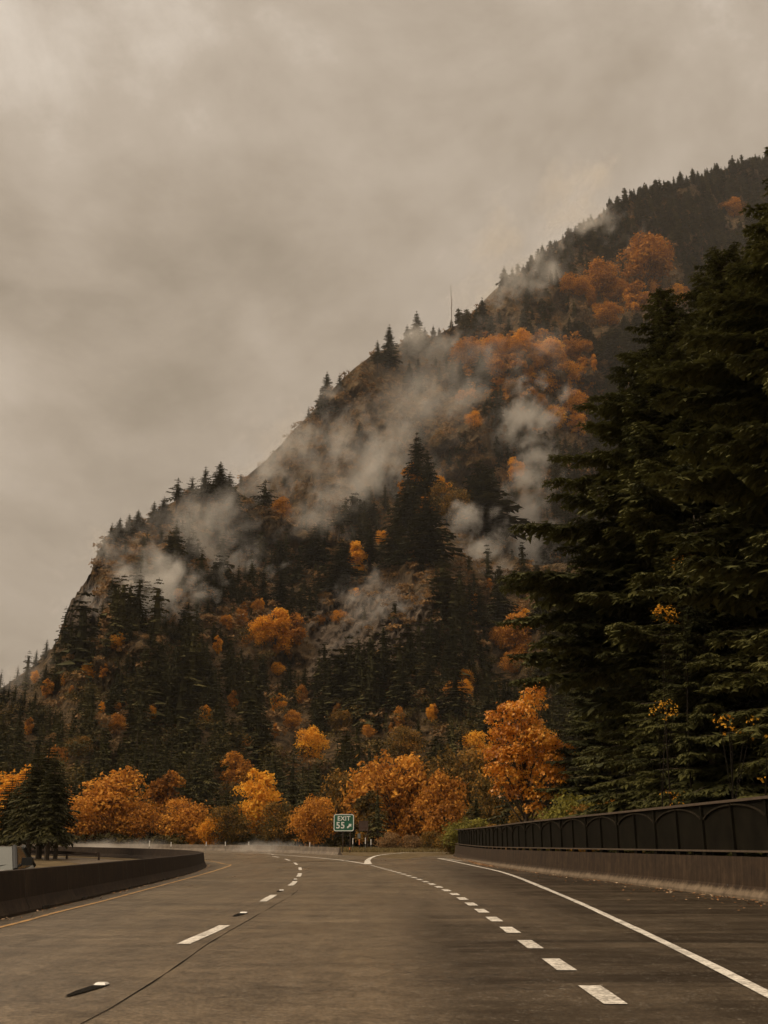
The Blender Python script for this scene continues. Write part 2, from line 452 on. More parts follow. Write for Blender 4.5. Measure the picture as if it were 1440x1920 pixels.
stripe('white_main_edge_line', catmull([Vector(p) for p in gl], 2), 0.26, M['white_paint'], 'solid white line at the outer edge of the main road beyond the gore')
gr = [P2(*p) for p in ((690, 1621), (690, 1613), (700, 1607), (718, 1603), (745, 1600.5), (800, 1598.5))] + [(22, 121), (50, 127)]
stripe('white_gore_line', catmull([Vector(p) for p in gr], 1.5), 0.42, M['white_paint'], 'thick curved white line at the left edge of the exit ramp', dz=0.027, wfun=lambda s_: 0.55 - 0.3 * min(1, s_ / 30))
dl = [(2.02, -4), (2.02, 4), (2.03, 8), (2.04, 14), (2.06, 20)] + [P2(*p) for p in ((868, 1687), (838, 1671), (792, 1652), (747, 1637), (697, 1623))]
dlp = catmull([Vector(p) for p in dl], 0.7)
# first dash starts at y = 7.4 ; path starts at y=-4
per = 2.12
stripe('dotted_exit_line', dlp, 0.22, M['white_paint'], 'row of short wide white dashes between the through lane and the exit lane', dashes=[(4.0 + 9.78 + (k - 2) * 2.5, 4.0 + 9.78 + (k - 2) * 2.5 + 1.22) for k in range(0, 27)])
ll = [(-2.85, -4), (-2.83, 6)] + [P2(*p) for p in ((190, 1851), (343, 1773), (418, 1739), (455, 1715), (504, 1685), (528, 1671), (549, 1658), (557, 1648), (562, 1640), (563, 1631), (560, 1625), (548, 1616), (525, 1608.5), (500, 1604.5))]
llp = catmull([Vector(p) for p in ll], 0.8)
def arc_of(path, pt):
    P_ = [Vector(p) for p in path]; L = 0; best = (1e9, 0)
    for a, b in zip(P_, P_[1:]):
        for k in range(4):
            q = a.lerp(b, k / 4); d = (q - Vector(pt)).length
            if d < best[0]: best = (d, L + (q - a).length)
        L += (b - a).length
    return best[1]
dd = []
for (x0, y0), (x1, y1) in (((343, 1773), (418, 1738)), ((489, 1692), (519, 1679)), ((541, 1661.5), (557, 1653)), ((561, 1644.5), (564, 1638)), ((564, 1632), (562.5, 1627)), ((558, 1622), (552, 1618)), ((542, 1614), (532, 1611)), ((520, 1608), (508, 1606))):
    dd.append((arc_of(llp, P2(x0, y0)), arc_of(llp, P2(x1, y1))))
_, pos_l = stripe('dashed_lane_line', llp, 0.19, M['white_paint'], 'white dashes between the two through lanes', dashes=dd)
# tar seam in the through lane and the transverse joint
sm = [Vector(P2(*p)) for p in ((150, 1925), (250, 1868), (330, 1816), (400, 1766), (480, 1719), (520, 1696), (552, 1676), (566, 1660))]
sm = [p + Vector((0.03 * mn.noise(Vector((i * 1.7, 0, 0))), 0.0)) for i, p in enumerate(catmull(sm, 0.35))]
stripe('tar_seam', sm, 0.035, M['tar'], 'dark seam running along the through lane', dz=0.019, wfun=lambda s_: 0.008 + 0.04 * abs(mn.noise(Vector((s_ * 2.3, 1, 5)))))
jt = [Vector(P2(*p)) for p in ((470, 1619), (560, 1617), (640, 1614.5), (700, 1613), (780, 1612.5), (838, 1613))]
stripe('bridge_joint', catmull(jt, 2), 0.30, M['tar'], 'dark joint crossing the road before the gore', dz=0.030)

# raised pavement markers with the tar patch each sits on
def marker(px, py, sc_, label):
    p = at(px, py); q = at(px + 15, py - 5); rz = math.atan2(q.y - p.y, q.x - p.x)
    root = empty('pavement_marker', (p.x, p.y, p.z + 0.021), rz)
    tag(root, label, 'marker', 'raised markers along the lane line')
    b = MB(); n_ = 18; pts = []
    for k in range(n_):
        a = 2 * PI * k / n_; tp = .35 + .65 * (.5 + .5 * math.cos(a)); r = 1 + 0.25 * mn.noise(Vector((math.cos(a) * 2 + px, math.sin(a) * 2, 0)))
        pts.append((math.cos(a) * 0.48 * r * sc_ - 0.36 * sc_, math.sin(a) * 0.10 * tp * r * sc_, 0.004))
    b.poly(pts); b.build('tar_patch', M['tar'], root)
    b = MB(); h = 0.018
    lo = [(-.055, -.055), (.055, -.055), (.055, .055), (-.055, .055)]
    v0 = [(x * sc_ * 1.1, y * sc_ * 1.1, 0.006) for x, y in lo]; v1 = [(x * .6 * sc_, y * .85 * sc_, h + .006) for x, y in lo]
    b.poly(v1)
    for i in range(4): b.poly([v0[i], v0[(i + 1) % 4], v1[(i + 1) % 4], v1[i]])
    b.build('reflector', M['reflector'], root)
marker(190, 1851, 1.0, 'white raised marker on a long black tar patch nearest the camera at bottom left')
marker(457, 1714, 1.2, 'white raised marker on black tar between the first and second long lane dashes')
marker(528, 1671, 1.2, 'small raised marker beyond the second long lane dash')
marker(554, 1650, 1.2, 'farthest small raised marker at the bend of the dashed lane line')

# ------------------------------------------------------------------ median barrier (left)
jprof = [(-0.33, 0.0), (-0.33, 0.08), (-0.20, 0.32), (-0.11, 0.86), (0.11, 0.86), (0.20, 0.32), (0.33, 0.08), (0.33, 0.0)]
bp = catmull([Vector((a - 0.3, b)) for a, b in BAR], 1.2)
b = MB(); b.sweep([(p.x, p.y) for p in bp], jprof, True, lambda x, y: (g(x + 0.6, y) if y < 95 else g(x, y)) - 0.01)
mb_ = b.build('median_barrier', M['concrete_left'])
tag(mb_, 'long dark stained concrete barrier curving along the left lanes', 'barrier')
Ls = 0; prev = bp[0]; nxt = 0
for p in bp[1:]:
    Ls += (p - prev).length
    if Ls > nxt and p.y < 75 and p.y > 5:
        d = (p - prev).normalized(); nr = Vector((d.y, -d.x)); q = p + nr * 0.33
        b = MB(); b.box((q.x, q.y, g(q.x, q.y) + 0.05), (0.55, 0.03, 0.09), math.atan2(d.y, d.x))
        s_ = b.build('drain_slot', M['black'], mb_); nxt = Ls + 3.0
    prev = p
for jy in range(6, 72, 4):
    p = min(bp, key=lambda q: abs(q.y - jy)); i_ = bp.index(p); d = (bp[i_ + 1] - p).normalized(); nr = Vector((d.y, -d.x)); rz = math.atan2(d.y, d.x); zb = g(p.x + .6, p.y)
    b = MB(); w_ = .012
    for (o0, z0), (o1, z1) in (((.33, .09), (.20, .32)), ((.20, .32), (.11, .855))):
        A, B = p + nr * (o0 + .004), p + nr * (o1 + .004); b.poly([(A.x - d.x * w_, A.y - d.y * w_, zb + z0), (A.x + d.x * w_, A.y + d.y * w_, zb + z0), (B.x + d.x * w_, B.y + d.y * w_, zb + z1), (B.x - d.x * w_, B.y - d.y * w_, zb + z1)])
    b.build('joint', M['black'], mb_)
# litter line of dirt at its foot
def strip_debris(name, path, off, cnt, spread, mat, label, sz=(0.015, 0.05), cat='leaves'):
    P_ = [Vector(p) for p in path]; V = []; T = []; ti = []
    for i in range(cnt):
        k = random.random() * (len(P_) - 1.001); a = P_[int(k)]; b_ = P_[int(k) + 1]; p = a.lerp(b_, k % 1)
        d = (b_ - a).normalized(); nr = Vector((d.y, -d.x)); q = p + nr * (off + abs(random.gauss(0, spread)) * (1 if off > 0 else -1))
        s_ = random.uniform(*sz); z0 = g(q.x, q.y) + 0.024; an = random.random() * 6.28; tl = random.uniform(0, 0.9)
        u = Vector((math.cos(an), math.sin(an), math.sin(tl) * 0.5)) * s_; w = Vector((-math.sin(an), math.cos(an), 0.15)) * s_ * 0.75
        c = Vector((q.x, q.y, z0 + s_ * 0.5)); b0 = len(V)
        V += [c - u, c + w * 0.8, c + u, c - w]; T += [(b0, b0 + 1, b0 + 2), (b0, b0 + 2, b0 + 3)]; ti += [random.random()] * 4
    return tag(link(name, mesh_np(name, V, T, mat, tint=ti)), label, cat, kind='stuff')
strip_debris('leaf_litter', [p for p in bp if 8 < p.y < 85], 0.42, 500, 0.12, M['litter'], 'dark dirt and leaves along the foot of the median barrier')

# ------------------------------------------------------------------ right wall: concrete parapet + steel screen with arches
wp = catmull([Vector(p) for p in WALL], 1.1)
prof = [(-0.02, 0.0), (-0.02, 0.09), (0.14, 0.33), (0.20, 1.04), (0.52, 1.04), (0.52, 0.0)]
b = MB(); b.sweep([(p.x, p.y) for p in wp], prof, True, g)
par = b.build('concrete_parapet', M['concrete_right'])
tag(par, 'brown stained concrete barrier with a pale toe under the dark screen fence', 'barrier')
fence = empty('screen_fence', (WALL[3][0], WALL[3][1], 0))
tag(fence, 'dark steel screen fence with shallow arches on top of the right barrier', 'fence')
def rel(o): o.location = (-fence.location.x, -fence.location.y, 0)
Lw = [0]
for a, c in zip(wp, wp[1:]): Lw.append(Lw[-1] + (c - a).length)
def wpos(s_):
    s_ = min(max(s_, 0), Lw[-1] - 1e-4); j = max(0, int(np.searchsorted(Lw, s_, side='right')) - 1); j = min(j, len(wp) - 2)
    d = (wp[j + 1] - wp[j]).normalized(); return wp[j].lerp(wp[j + 1], (s_ - Lw[j]) / (Lw[j + 1] - Lw[j])), d, Vector((d.y, -d.x))
ST = 4.42; s30 = Lw[min(range(len(wp)), key=lambda i: abs(wp[i].y - 30.6))]
s0 = s30 % ST; k = 0
ZB, ZT = 1.20, 2.44
for ob, (z0, z1, o0, o1, mt) in {'top_rail': (ZT, ZT + 0.07, 0.20, 0.44, M['rail']), 'bottom_rail': (ZB - 0.05, ZB, 0.20, 0.42, M['rail'])}.items():
    b = MB(); b.sweep([(p.x, p.y) for p in wp], [(o0, z0), (o0, z1), (o1, z1), (o1, z0)], True, g); rel(b.build(ob, mt, fence))
s_ = s0
while s_ + ST <= Lw[-1] + 0.5:
    e_ = min(s_ + ST, Lw[-1])
    pts = []; n_ = 14
    b = MB(); seg = [wpos(s_ + (e_ - s_) * i / 6)[0] for i in range(7)]
    b.sweep([(p.x, p.y) for p in seg], [(0.31, ZB), (0.31, ZT), (0.35, ZT), (0.35, ZB)], True, g); rel(b.build('panel', M['panel'], fence))
    # arch trim: curved band standing proud of the panel
    b = MB(); rings = []
    for i in range(n_ + 1):
        t = i / n_; p, d, nr = wpos(s_ + 0.12 + (e_ - s_ - 0.24) * t); u = 2 * t - 1
        z = g(p.x, p.y) + ZB + 0.66 + 0.54 * math.sqrt(max(0, 1 - 0.86 * u * u)) - 0.02; q0 = p + nr * 0.245; q1 = p + nr * 0.309; r = len(b.v)
        b.v += [(q0.x, q0.y, z - 0.02), (q0.x, q0.y, z + 0.02), (q1.x, q1.y, z + 0.02), (q1.x, q1.y, z - 0.02)]; rings.append(r)
    for r0, r1 in zip(rings, rings[1:]):
        for q in range(4): b.f.append([r0 + q, r1 + q, r1 + (q + 1) % 4, r0 + (q + 1) % 4])
    rel(b.build('arch_trim', M['arch'], fence))
    for off_, hh, wd in ((0, ZT, 0.11), (ST / 2, ZT, 0.06)):
        p, d, nr = wpos(s_ + off_); q = p + nr * 0.28; rz = math.atan2(d.y, d.x); zb = g(p.x, p.y)
        b = MB(); b.box((q.x, q.y, zb + (ZB + ZT) / 2), (wd, 0.09, ZT - ZB - 0.004), rz)
        q2 = p + nr * 0.33
        b.box((q2.x, q2.y, zb + (1.04 + ZB - 0.05) / 2), (0.30, 0.2, ZB - 0.05 - 1.04 - 0.002), rz)
        rel(b.build('post', M['panel'], fence))
    s_ += ST
strip_debris('fallen_leaves', [p for p in wp if 12 < p.y < 100], -0.12, 900, 0.35, M['litter'], 'orange and pale fallen leaves along the foot of the right barrier', (0.02, 0.06))
strip_debris('fallen_leaves', [p for p in wp if 14 < p.y < 50], -0.5, 150, 1.0, M['litter'], 'single pale leaves scattered over the right shoulder', (0.02, 0.055))
strip_debris('fallen_leaves', [Vector((6.2, 66)), Vector((6.3, 82)), Vector((7.5, 95))], 0.1, 900, 0.35, M['litter'], 'drift of orange leaves where the exit ramp meets the wall end', (0.03, 0.08))
# joints in the parapet face
for i, yy in enumerate((20, 24.5, 29, 33.5, 38, 42.5, 47)):
    j = min(range(len(wp)), key=lambda q: abs(wp[q].y - yy)); p = wp[j]; d = (wp[j + 1] - p).normalized(); nr = Vector((d.y, -d.x))
    b = MB(); a0 = p + nr * (-0.024); a1 = p + nr * 0.135
    b.v += [(a0.x, a0.y, g(a0.x, a0.y) + 0.02), (a0.x + d.x * .06, a0.y + d.y * .06, g(a0.x, a0.y) + .02), (a1.x + d.x * .36, a1.y + d.y * .36, g(a1.x, a1.y) + .325), (a1.x + d.x * .3, a1.y + d.y * .3, g(a1.x, a1.y) + .325)]
    b.f.append([0, 1, 2, 3]); b.v = [(x - nr.x * .004, y - nr.y * .004, z) for x, y, z in b.v]; b.build('joint', M['black'], par)

# far barrier round the outside of the bend
fb = catmull([Vector(p) for p in ((-4.5, 109), (-10, 119.5), (-23, 134), (-49, 148.5), (-86, 158.5), (-140, 166))], 3)
b = MB(); b.sweep([(p.x, p.y) for p in fb], [(-0.3, 0), (-0.12, 0.3), (-0.1, 0.74), (0.1, 0.74), (0.12, 0.3), (0.3, 0)], True, lambda x, y: g(x, y) - .01)
tag(b.build('far_barrier', M['concrete_far']), 'low pale concrete barrier round the outside of the far bend', 'barrier')

gp_ = catmull([Vector(P2(*q)) for q in ((182, 1613), (140, 1611.5), (80, 1609), (0, 1606), (-120, 1603))], 1.5)
gt = empty('guardrail', (gp_[0].x, gp_[0].y, 0)); tag(gt, 'low dark guardrail ending near the bare-trunked conifers at left', 'guardrail')
b = MB(); b.sweep([(p.x, p.y) for p in gp_], [(-.04, .36), (-.08, .44), (-.04, .5), (-.08, .56), (-.04, .64), (0, .64), (0, .36)], True, g); o = b.build('beam', M['wood'], gt); o.location = (-gt.location.x, -gt.location.y, 0)
for p_ in gp_[::3][:26]:
    b = MB(); b.box((p_.x + .1, p_.y + .1, g(p_.x, p_.y) + .3), (.15, .15, .66)); o = b.build('post', M['wood'], gt); o.location = (-gt.location.x, -gt.location.y, 0)

# ------------------------------------------------------------------ signs and delineators
def text_mesh(s_, size, mat, parent, loc, name):
    cu = bpy.data.curves.new('txt', 'FONT'); cu.body = s_; cu.size = size; cu.align_x = 'CENTER'; cu.align_y = 'CENTER'
    cu.extrude = 0.006; cu.offset = size * 0.022; cu.space_character = 1.08; cu.resolution_u = 4
    o = bpy.data.objects.new('txt', cu); COL.objects.link(o); dg = bpy.context.evaluated_depsgraph_get(); dg.update()
    me = bpy.data.meshes.new_from_object(o.evaluated_get(dg)); COL.objects.unlink(o); bpy.data.objects.remove(o)
    me.materials.clear(); me.materials.append(mat); r = link(name, me, parent); r.rotation_euler = (PI / 2, 0, 0); r.location = loc
    return r
def rrect(w, h, r, y, n_=6):
    pts = []
    for cx, cz, a0 in ((w / 2 - r, h / 2 - r, 0), (-w / 2 + r, h / 2 - r, 90), (-w / 2 + r, -h / 2 + r, 180), (w / 2 - r, -h / 2 + r, 270)):
        for k in range(n_ + 1):
            a = math.radians(a0 + 90 * k / n_); pts.append((cx + r * math.cos(a), y, cz + r * math.sin(a)))
    return pts
p = at(644, 1598.5); Ds = math.hypot(p.x, p.y); ppm = F / p.y * 1.0
rootS = empty('exit_sign', tuple(p)); tag(rootS, 'green and white EXIT 55 sign with an arrow standing in the gore', 'sign')
zc = at_dist(644, 1542.5, Ds).z - p.z; W = 36.5 * p.y / F; H = 29.5 * p.y / F * 1.0
def plate(name, w, h, r, y0, y1, mat, parent, zc_, hole=None):
    b = MB(); A = rrect(w, h, r, y0); B = rrect(w, h, r, y1); n_ = len(A)
    if hole:
        A2 = rrect(w - hole, h - hole, r * .7, y0); B2 = rrect(w - hole, h - hole, r * .7, y1); b.v = A + B + A2 + B2
        for i in range(n_):
            j = (i + 1) % n_; b.f += [[i, j, 2 * n_ + j, 2 * n_ + i], [i, n_ + i, n_ + j, j], [2 * n_ + i, 2 * n_ + j, 3 * n_ + j, 3 * n_ + i], [n_ + i, 3 * n_ + i, 3 * n_ + j, n_ + j]]
    else:
        b.v = A + B; b.f += [list(range(n_)), [n_ + i for i in range(n_)][::-1]] + [[i, n_ + i, n_ + (i + 1) % n_, (i + 1) % n_] for i in range(n_)]
    b.v = [(x, y, z + zc_) for x, y, z in b.v]
    return b.build(name, mat, parent)
plate('panel', W, H, W * .1, -0.03, 0.0, M['sign_green'], rootS, zc)
plate('border', W * .985, H * .985, W * .095, -0.045, -0.031, M['sign_white'], rootS, zc, hole=W * .075)
text_mesh('EXIT', H * 0.36, M['sign_white'], rootS, (-W * .0, -0.042, zc + H * .235), 'lettering_exit')
text_mesh('55', H * 0.52, M['sign_white'], rootS, (-W * .165, -0.042, zc - H * .17), 'lettering_number')
b = MB(); a = W * .09; q = math.radians(42); ca, sa = math.cos(q), math.sin(q)
def ar(x, z, y): return (W * .27 + x * ca - z * sa, y, zc - H * .19 + x * sa + z * ca)
sh = [(-1.5, -.42), (.35, -.42), (.35, -1.15), (1.55, 0), (.35, 1.15), (.35, .42), (-1.5, .42)]
b.v = [ar(x * a, z * a, -0.046) for x, z in sh] + [ar(x * a, z * a, -0.031) for x, z in sh]
b.f = [list(range(7)), list(range(13, 6, -1))] + [[i, 7 + i, 7 + (i + 1) % 7, (i + 1) % 7] for i in range(7)]
b.build('arrow', M['sign_white'], rootS)
for dx in (-1.4 * W / 36.5, 11.6 * W / 36.5):
    b = MB(); b.box((dx, 0.06, zc / 2 + H * .2), (0.13, 0.12, zc + H * .4)); b.build('post', M['wood'], rootS)

p = at(680, 1596); D2 = p.y * 1.03
r = empty('brown_sign', (p.x, D2, g(p.x, D2))); tag(r, 'dark brown blank-looking sign seen beside the exit sign', 'sign')
k = D2 / F; zz = lambda y: at_dist(681, y, D2).z - r.location.z
b = MB(); b.box((0, 0, (zz(1539) + zz(1558)) / 2), (17 * k, 0.04, zz(1539) - zz(1558))); b.build('panel', M['sign_back'], r)
for dx in (-6.5, 6.5):
    b = MB(); b.box((dx * k, 0.06, zz(1539) / 2), (0.1, 0.08, zz(1539))); b.build('post', M['wood'], r)
p = at(673, 1595.5)
r = empty('small_sign', tuple(p)); tag(r, 'small grey sign low on a thin post under the brown sign', 'sign')
k = p.y / F; zz2 = lambda y: at_dist(673, y, p.y).z - p.z
b = MB(); b.box((0, 0, (zz2(1563) + zz2(1571)) / 2), (5.5 * k, 0.02, 8 * k)); b.build('panel', M['sign_grey'], r)
b = MB(); b.box((0, 0.03, zz2(1563) / 2), (0.06, 0.04, zz2(1563))); b.build('post', M['wood'], r)

def delineator(px, base, top, col, label, cat='marker post'):
    p = at(px, base); k = p.y / F; h = (base - top) * k
    r = empty('delineator_post', tuple(p)); tag(r, label, cat, 'marker posts beside the far road')
    b = MB(); b.tube([(0, 0, 0), (0, 0, h * .55)], 0.035, 8); b.build('post', M['wood'] if col != 'w' else M['sign_grey'], r)
    b = MB(); b.tube([(0, 0, h * .55), (0, 0, h * .98), (0, 0, h)], [0.05, 0.05, 0.03], 8); b.build('reflective_sleeve', M['post_orange'] if col == 'o' else M['post_white'], r)
for px, b0, t0, c_, lb in ((580.5, 1597, 1581, 'w', 'white-topped marker post alone left of the exit sign'), (661.5, 1597, 1574, 'w', 'white-topped marker post just right of the exit sign'),
        (673.5, 1597, 1576, 'o', 'orange marker post under the small grey sign'), (685, 1597, 1573, 'w', 'pale marker post below the right edge of the brown sign'),
        (695.5, 1597, 1576, 'w', 'rightmost white marker post beside the exit ramp'), (655.6, 1599, 1590, 'o', 'short low marker beside the exit sign post'),
        (279, 1600, 1579, 'w', 'white marker post by the far barrier above the middle of the median barrier'), (320, 1597, 1581, 'w', 'small white marker post on the far bend right of the red-orange tree'),
        (386, 1596, 1580, 'w', 'white marker post above the end of the median barrier'), (422, 1596, 1580, 'w', 'white marker post just past the end of the median barrier'),
        (466, 1596, 1580, 'w', 'white marker post below the tall orange tree')):
    delineator(px, b0, t0, c_, lb)

# ------------------------------------------------------------------ mountain surfaces
CREST_F = [(-900, 1500), (-300, 1400), (0, 1292), (60, 1250), (104, 1208), (116, 1178), (127, 1140), (142, 1112), (168, 1080), (180, 1045), (200, 1008), (225, 996),
           (270, 982), (310, 950), (370, 918), (430, 908), (480, 945), (560, 990), (640, 1015), (740, 1005), (790, 960), (850, 968), (920, 1020), (1000, 1060), (1150, 1050), (1440, 960), (1900, 900), (2600, 900)]
CREST_B = [(250, 1120), (380, 960), (445, 908), (500, 862), (545, 812), (590, 768), (645, 706), (700, 664), (760, 640), (820, 628), (868, 604), (905, 566), (930, 540), (990, 500),
           (1040, 456), (1100, 420), (1160, 384), (1185, 366), (1280, 344), (1360, 318), (1440, 296), (1700, 240), (2100, 260), (2700, 420)]
DC_F = [(-900, 420), (0, 330), (120, 320), (300, 400), (440, 470), (640, 440), (800, 430), (1000, 400), (1440, 330), (2600, 300)]
DC_B = [(250, 640), (450, 680), (600, 720), (900, 850), (1160, 1050), (1440, 1250), (2700, 1400)]
YB = 1589.0
ROCK = [(150, 1150, 45, 75, 1.0), (700, 1170, 130, 85, 1.0), (640, 1260, 70, 50, .8), (800, 1120, 90, 60, .7), (1010, 585, 110, 50, .35), (560, 850, 70, 60, .3), (860, 840, 90, 90, .25)]
def ell(px, py, L):
    v = 0
    for cx, cy, rx, ry, s_ in L:
        d = ((px - cx) / rx) ** 2 + ((py - cy) / ry) ** 2
        v = max(v, s_ * smooth((1.5 - d) / 1.0))
    return v
def fb_(x, y, z, o=5): return mn.fractal(Vector((x, y, z)), 1.0, 2.0, o)
def surfF(u, v):
    cl = math.exp(-((u - 145) / 45) ** 2)
    yc = interp(u, CREST_F) + 4 * mn.noise(Vector((u * .03, 7, 0))) + cl * 13 * mn.noise(Vector((u * .16, 2, 1)))
    py = YB + (yc - YB) * v
    D0 = 186 + 10 * mn.noise(Vector((u * .006, 3, 0))); D1 = interp(u, DC_F)
    D = D0 + (D1 - D0) * v ** 1.15
    D += D * (0.09 * fb_(u * .006, py * .006, 1) + 0.02 * fb_(u * .04, py * .03, 4)) * smooth(v * 5)
    rkv = ell(u, py, ROCK)
    if rkv > 0: D += D * rkv * (.035 * (abs(mn.noise(Vector((u * .07 + py * .02, py * .018, 3)))) - .3) + .02 * mn.noise(Vector((u * .16, py * .09, 8))))
    # bulging rock knob in the middle and the buttress at left
    D -= 26 * math.exp(-(((u - 700) / 150) ** 2 + ((py - 1150) / 110) ** 2)) + 0.0
    return py, D
def surfB(u, v):
    yc = interp(u, CREST_B) + 3 * mn.noise(Vector((u * .035, 17, 0)))
    py = YB + (yc - YB) * v
    D0 = 430; D1 = interp(u, DC_B)
    D = D0 + (D1 - D0) * v ** 1.1
    D += D * (0.07 * fb_(u * .004, py * .004, 9) + 0.018 * fb_(u * .03, py * .03, 5)) * smooth(v * 5)
    return py, D
def terrain(name, surf, u0, u1, nu, nv, mat, label):
    V = []; rk = []
    for j in range(nv + 1):
        v = j / nv
        for i in range(nu + 1):
            u = u0 + (u1 - u0) * i / nu; py, D = surf(u, v); p = at_dist(u, py, D)
            if j == 0: p.z = g(p.x, p.y) - 1.5
            V.append(p); rk.append(ell(u, py, ROCK))
    top = V[-(nu + 1):]
    for kk, (fd, fz) in enumerate(((1.04, 0.985), (1.12, 0.86), (1.35, 0.5), (1.8, -0.01))):
        for i in range(nu + 1):
            t = top[i]; V.append(Vector((t.x * fd, t.y * fd, max(t.z * fz, -3)))); rk.append(0)
    nr_ = nv + 5; w = nu + 1
    Q = [(j * w + i, j * w + i + 1, (j + 1) * w + i + 1, (j + 1) * w + i) for j in range(nr_ - 1) for i in range(nu)]
    return tag(link(name, mesh_np(name, [tuple(p) for p in V], None, mat, quads=Q, rock=rk, smooth_sh=False)), label, kind='structure')
terrain('hillside', surfF, -800, 2300, 860, 190, M['spur'], 'lower wooded spur of the mountain with bare rock faces')
terrain('mountain', surfB, 260, 2500, 560, 200, M['mountain'], 'tall mountain slope rising to the right into cloud')

# ------------------------------------------------------------------ tree kinds
def tree_mesh(seed, whorls, nbr, spikes, R, irr, base=0.08, droop=0.35, shape=0.85, dens_fill=True):
    """unit-height conifer crown: drooping toothed branches; returns V,T,tint"""
    r = random.Random(seed); V = []; T = []; ti = []
    def tri(a, b, c, t):
        k = len(V); V.extend((a, b, c)); T.append((k, k + 1, k + 2)); ti.extend((t, t, t))
    for w in range(whorls):
        t = base + (0.985 - base) * (w + r.random() * .6) / whorls
        rad = R * (1 - t) ** shape * (1 + irr * r.uniform(-1, .6)) + 0.008
        if t < base + 0.1: rad *= r.uniform(.6, 1)
        for bn in range(nbr):
            if r.random() < irr * 0.45: continue
            a = 2 * PI * (bn + r.random() * .9) / nbr + w * 1.3
            L = rad * r.uniform(.65, 1.12); el = 0.35 * (t - .45) - droop * (1 - t) * r.uniform(.3, 1.1)
            dx, dy = math.cos(a), math.sin(a); tint = r.random()
            def pt(s_, side=0.0, dn=0.0):
                z = t + L * (el * s_ - 0.25 * s_ * s_ + 0.28 * max(0, s_ - .6)) - dn
                return (dx * L * s_ - dy * side, dy * L * s_ + dx * side, z)
            prev = 0.0
            for k in range(spikes):
                s0, s1 = k / spikes, (k + 1) / spikes
                wd = L * (0.62 if spikes == 2 else 0.46) * (1 - s0 * .8) * r.uniform(.7, 1.2)
                for sg in (-1, 1):
                    tri(pt(s0), pt(s1), pt(min(1.05, s0 + .34), sg * wd, L * r.uniform(.02, .16)), tint * .7 + .3 * r.random())
                tri(pt(s0 * .9), pt(s1), pt(s1 * .97, 0, L * r.uniform(.12, .26)), tint * .5)
            tri(pt(.85, -.03 * L), pt(.85, .03 * L), pt(1.13), tint)
    # top leader
    tri((-.004, 0, .95), (.004, 0, .95), (0, 0, 1.0), .5)
    tri((0, -.004, .95), (0, .004, .95), (0, 0, 1.0), .5)
    if dens_fill:
        n_ = 7; rings = []
        for q in range(6):
            t = base + .06 + (0.74 - base) * q / 5; rr = R * (1 - t) ** shape * .24
            rings.append([(math.cos(2 * PI * k / n_ + q) * rr * r.uniform(.6, 1.2), math.sin(2 * PI * k / n_ + q) * rr * r.uniform(.6, 1.2), t) for k in range(n_)])
        for A, B in zip(rings, rings[1:]):
            for k in range(n_):
                k2 = (k + 1) % n_; tri(A[k], A[k2], B[k], .2); tri(A[k2], B[k2], B[k], .2)
    return np.array(V, dtype=np.float32), np.array(T, dtype=np.int32), np.array(ti, dtype=np.float32)

def trunk_mb(h, r0, lean=0.0):
    b = MB(); b.tube([(0, 0, -0.03 * h), (0, 0, h * .3), (lean * .3, 0, h * .7), (lean, 0, h)], [r0, r0 * .8, r0 * .45, r0 * .1], 7); return b

con_var = []
for s_, (wh, nb, sp, R, irr, base) in enumerate(((24, 8, 4, .20, .25, .05), (22, 8, 4, .24, .35, .08), (26, 7, 4, .16, .25, .05), (18, 7, 4, .22, .6, .22), (15, 6, 4, .24, .8, .40))):
    V_, T_, ti_ = tree_mesh(100 + s_, wh, nb, sp, R, irr, base)
    con_var.append((mesh_np('conifer_crown', V_, T_, M['conifer'], tint=ti_), mesh_np('conifer_trunk', *(lambda b: (b.v, None))(trunk_mb(.97, .014)), M['bark'], quads=[f for f in trunk_mb(.97, .014).f if len(f) == 4])))

def conifer(p, h, var, label, group=None, wide=1.0, name='conifer_tree'):
    root = empty(name, (p.x, p.y, p.z - .02 * h), random.random() * 6.28)
    root.scale = (h * wide, h * wide, h)
    link('crown', con_var[var][0], root); link('trunk', con_var[var][1], root)
    tag(root, label, 'conifer', group); return root

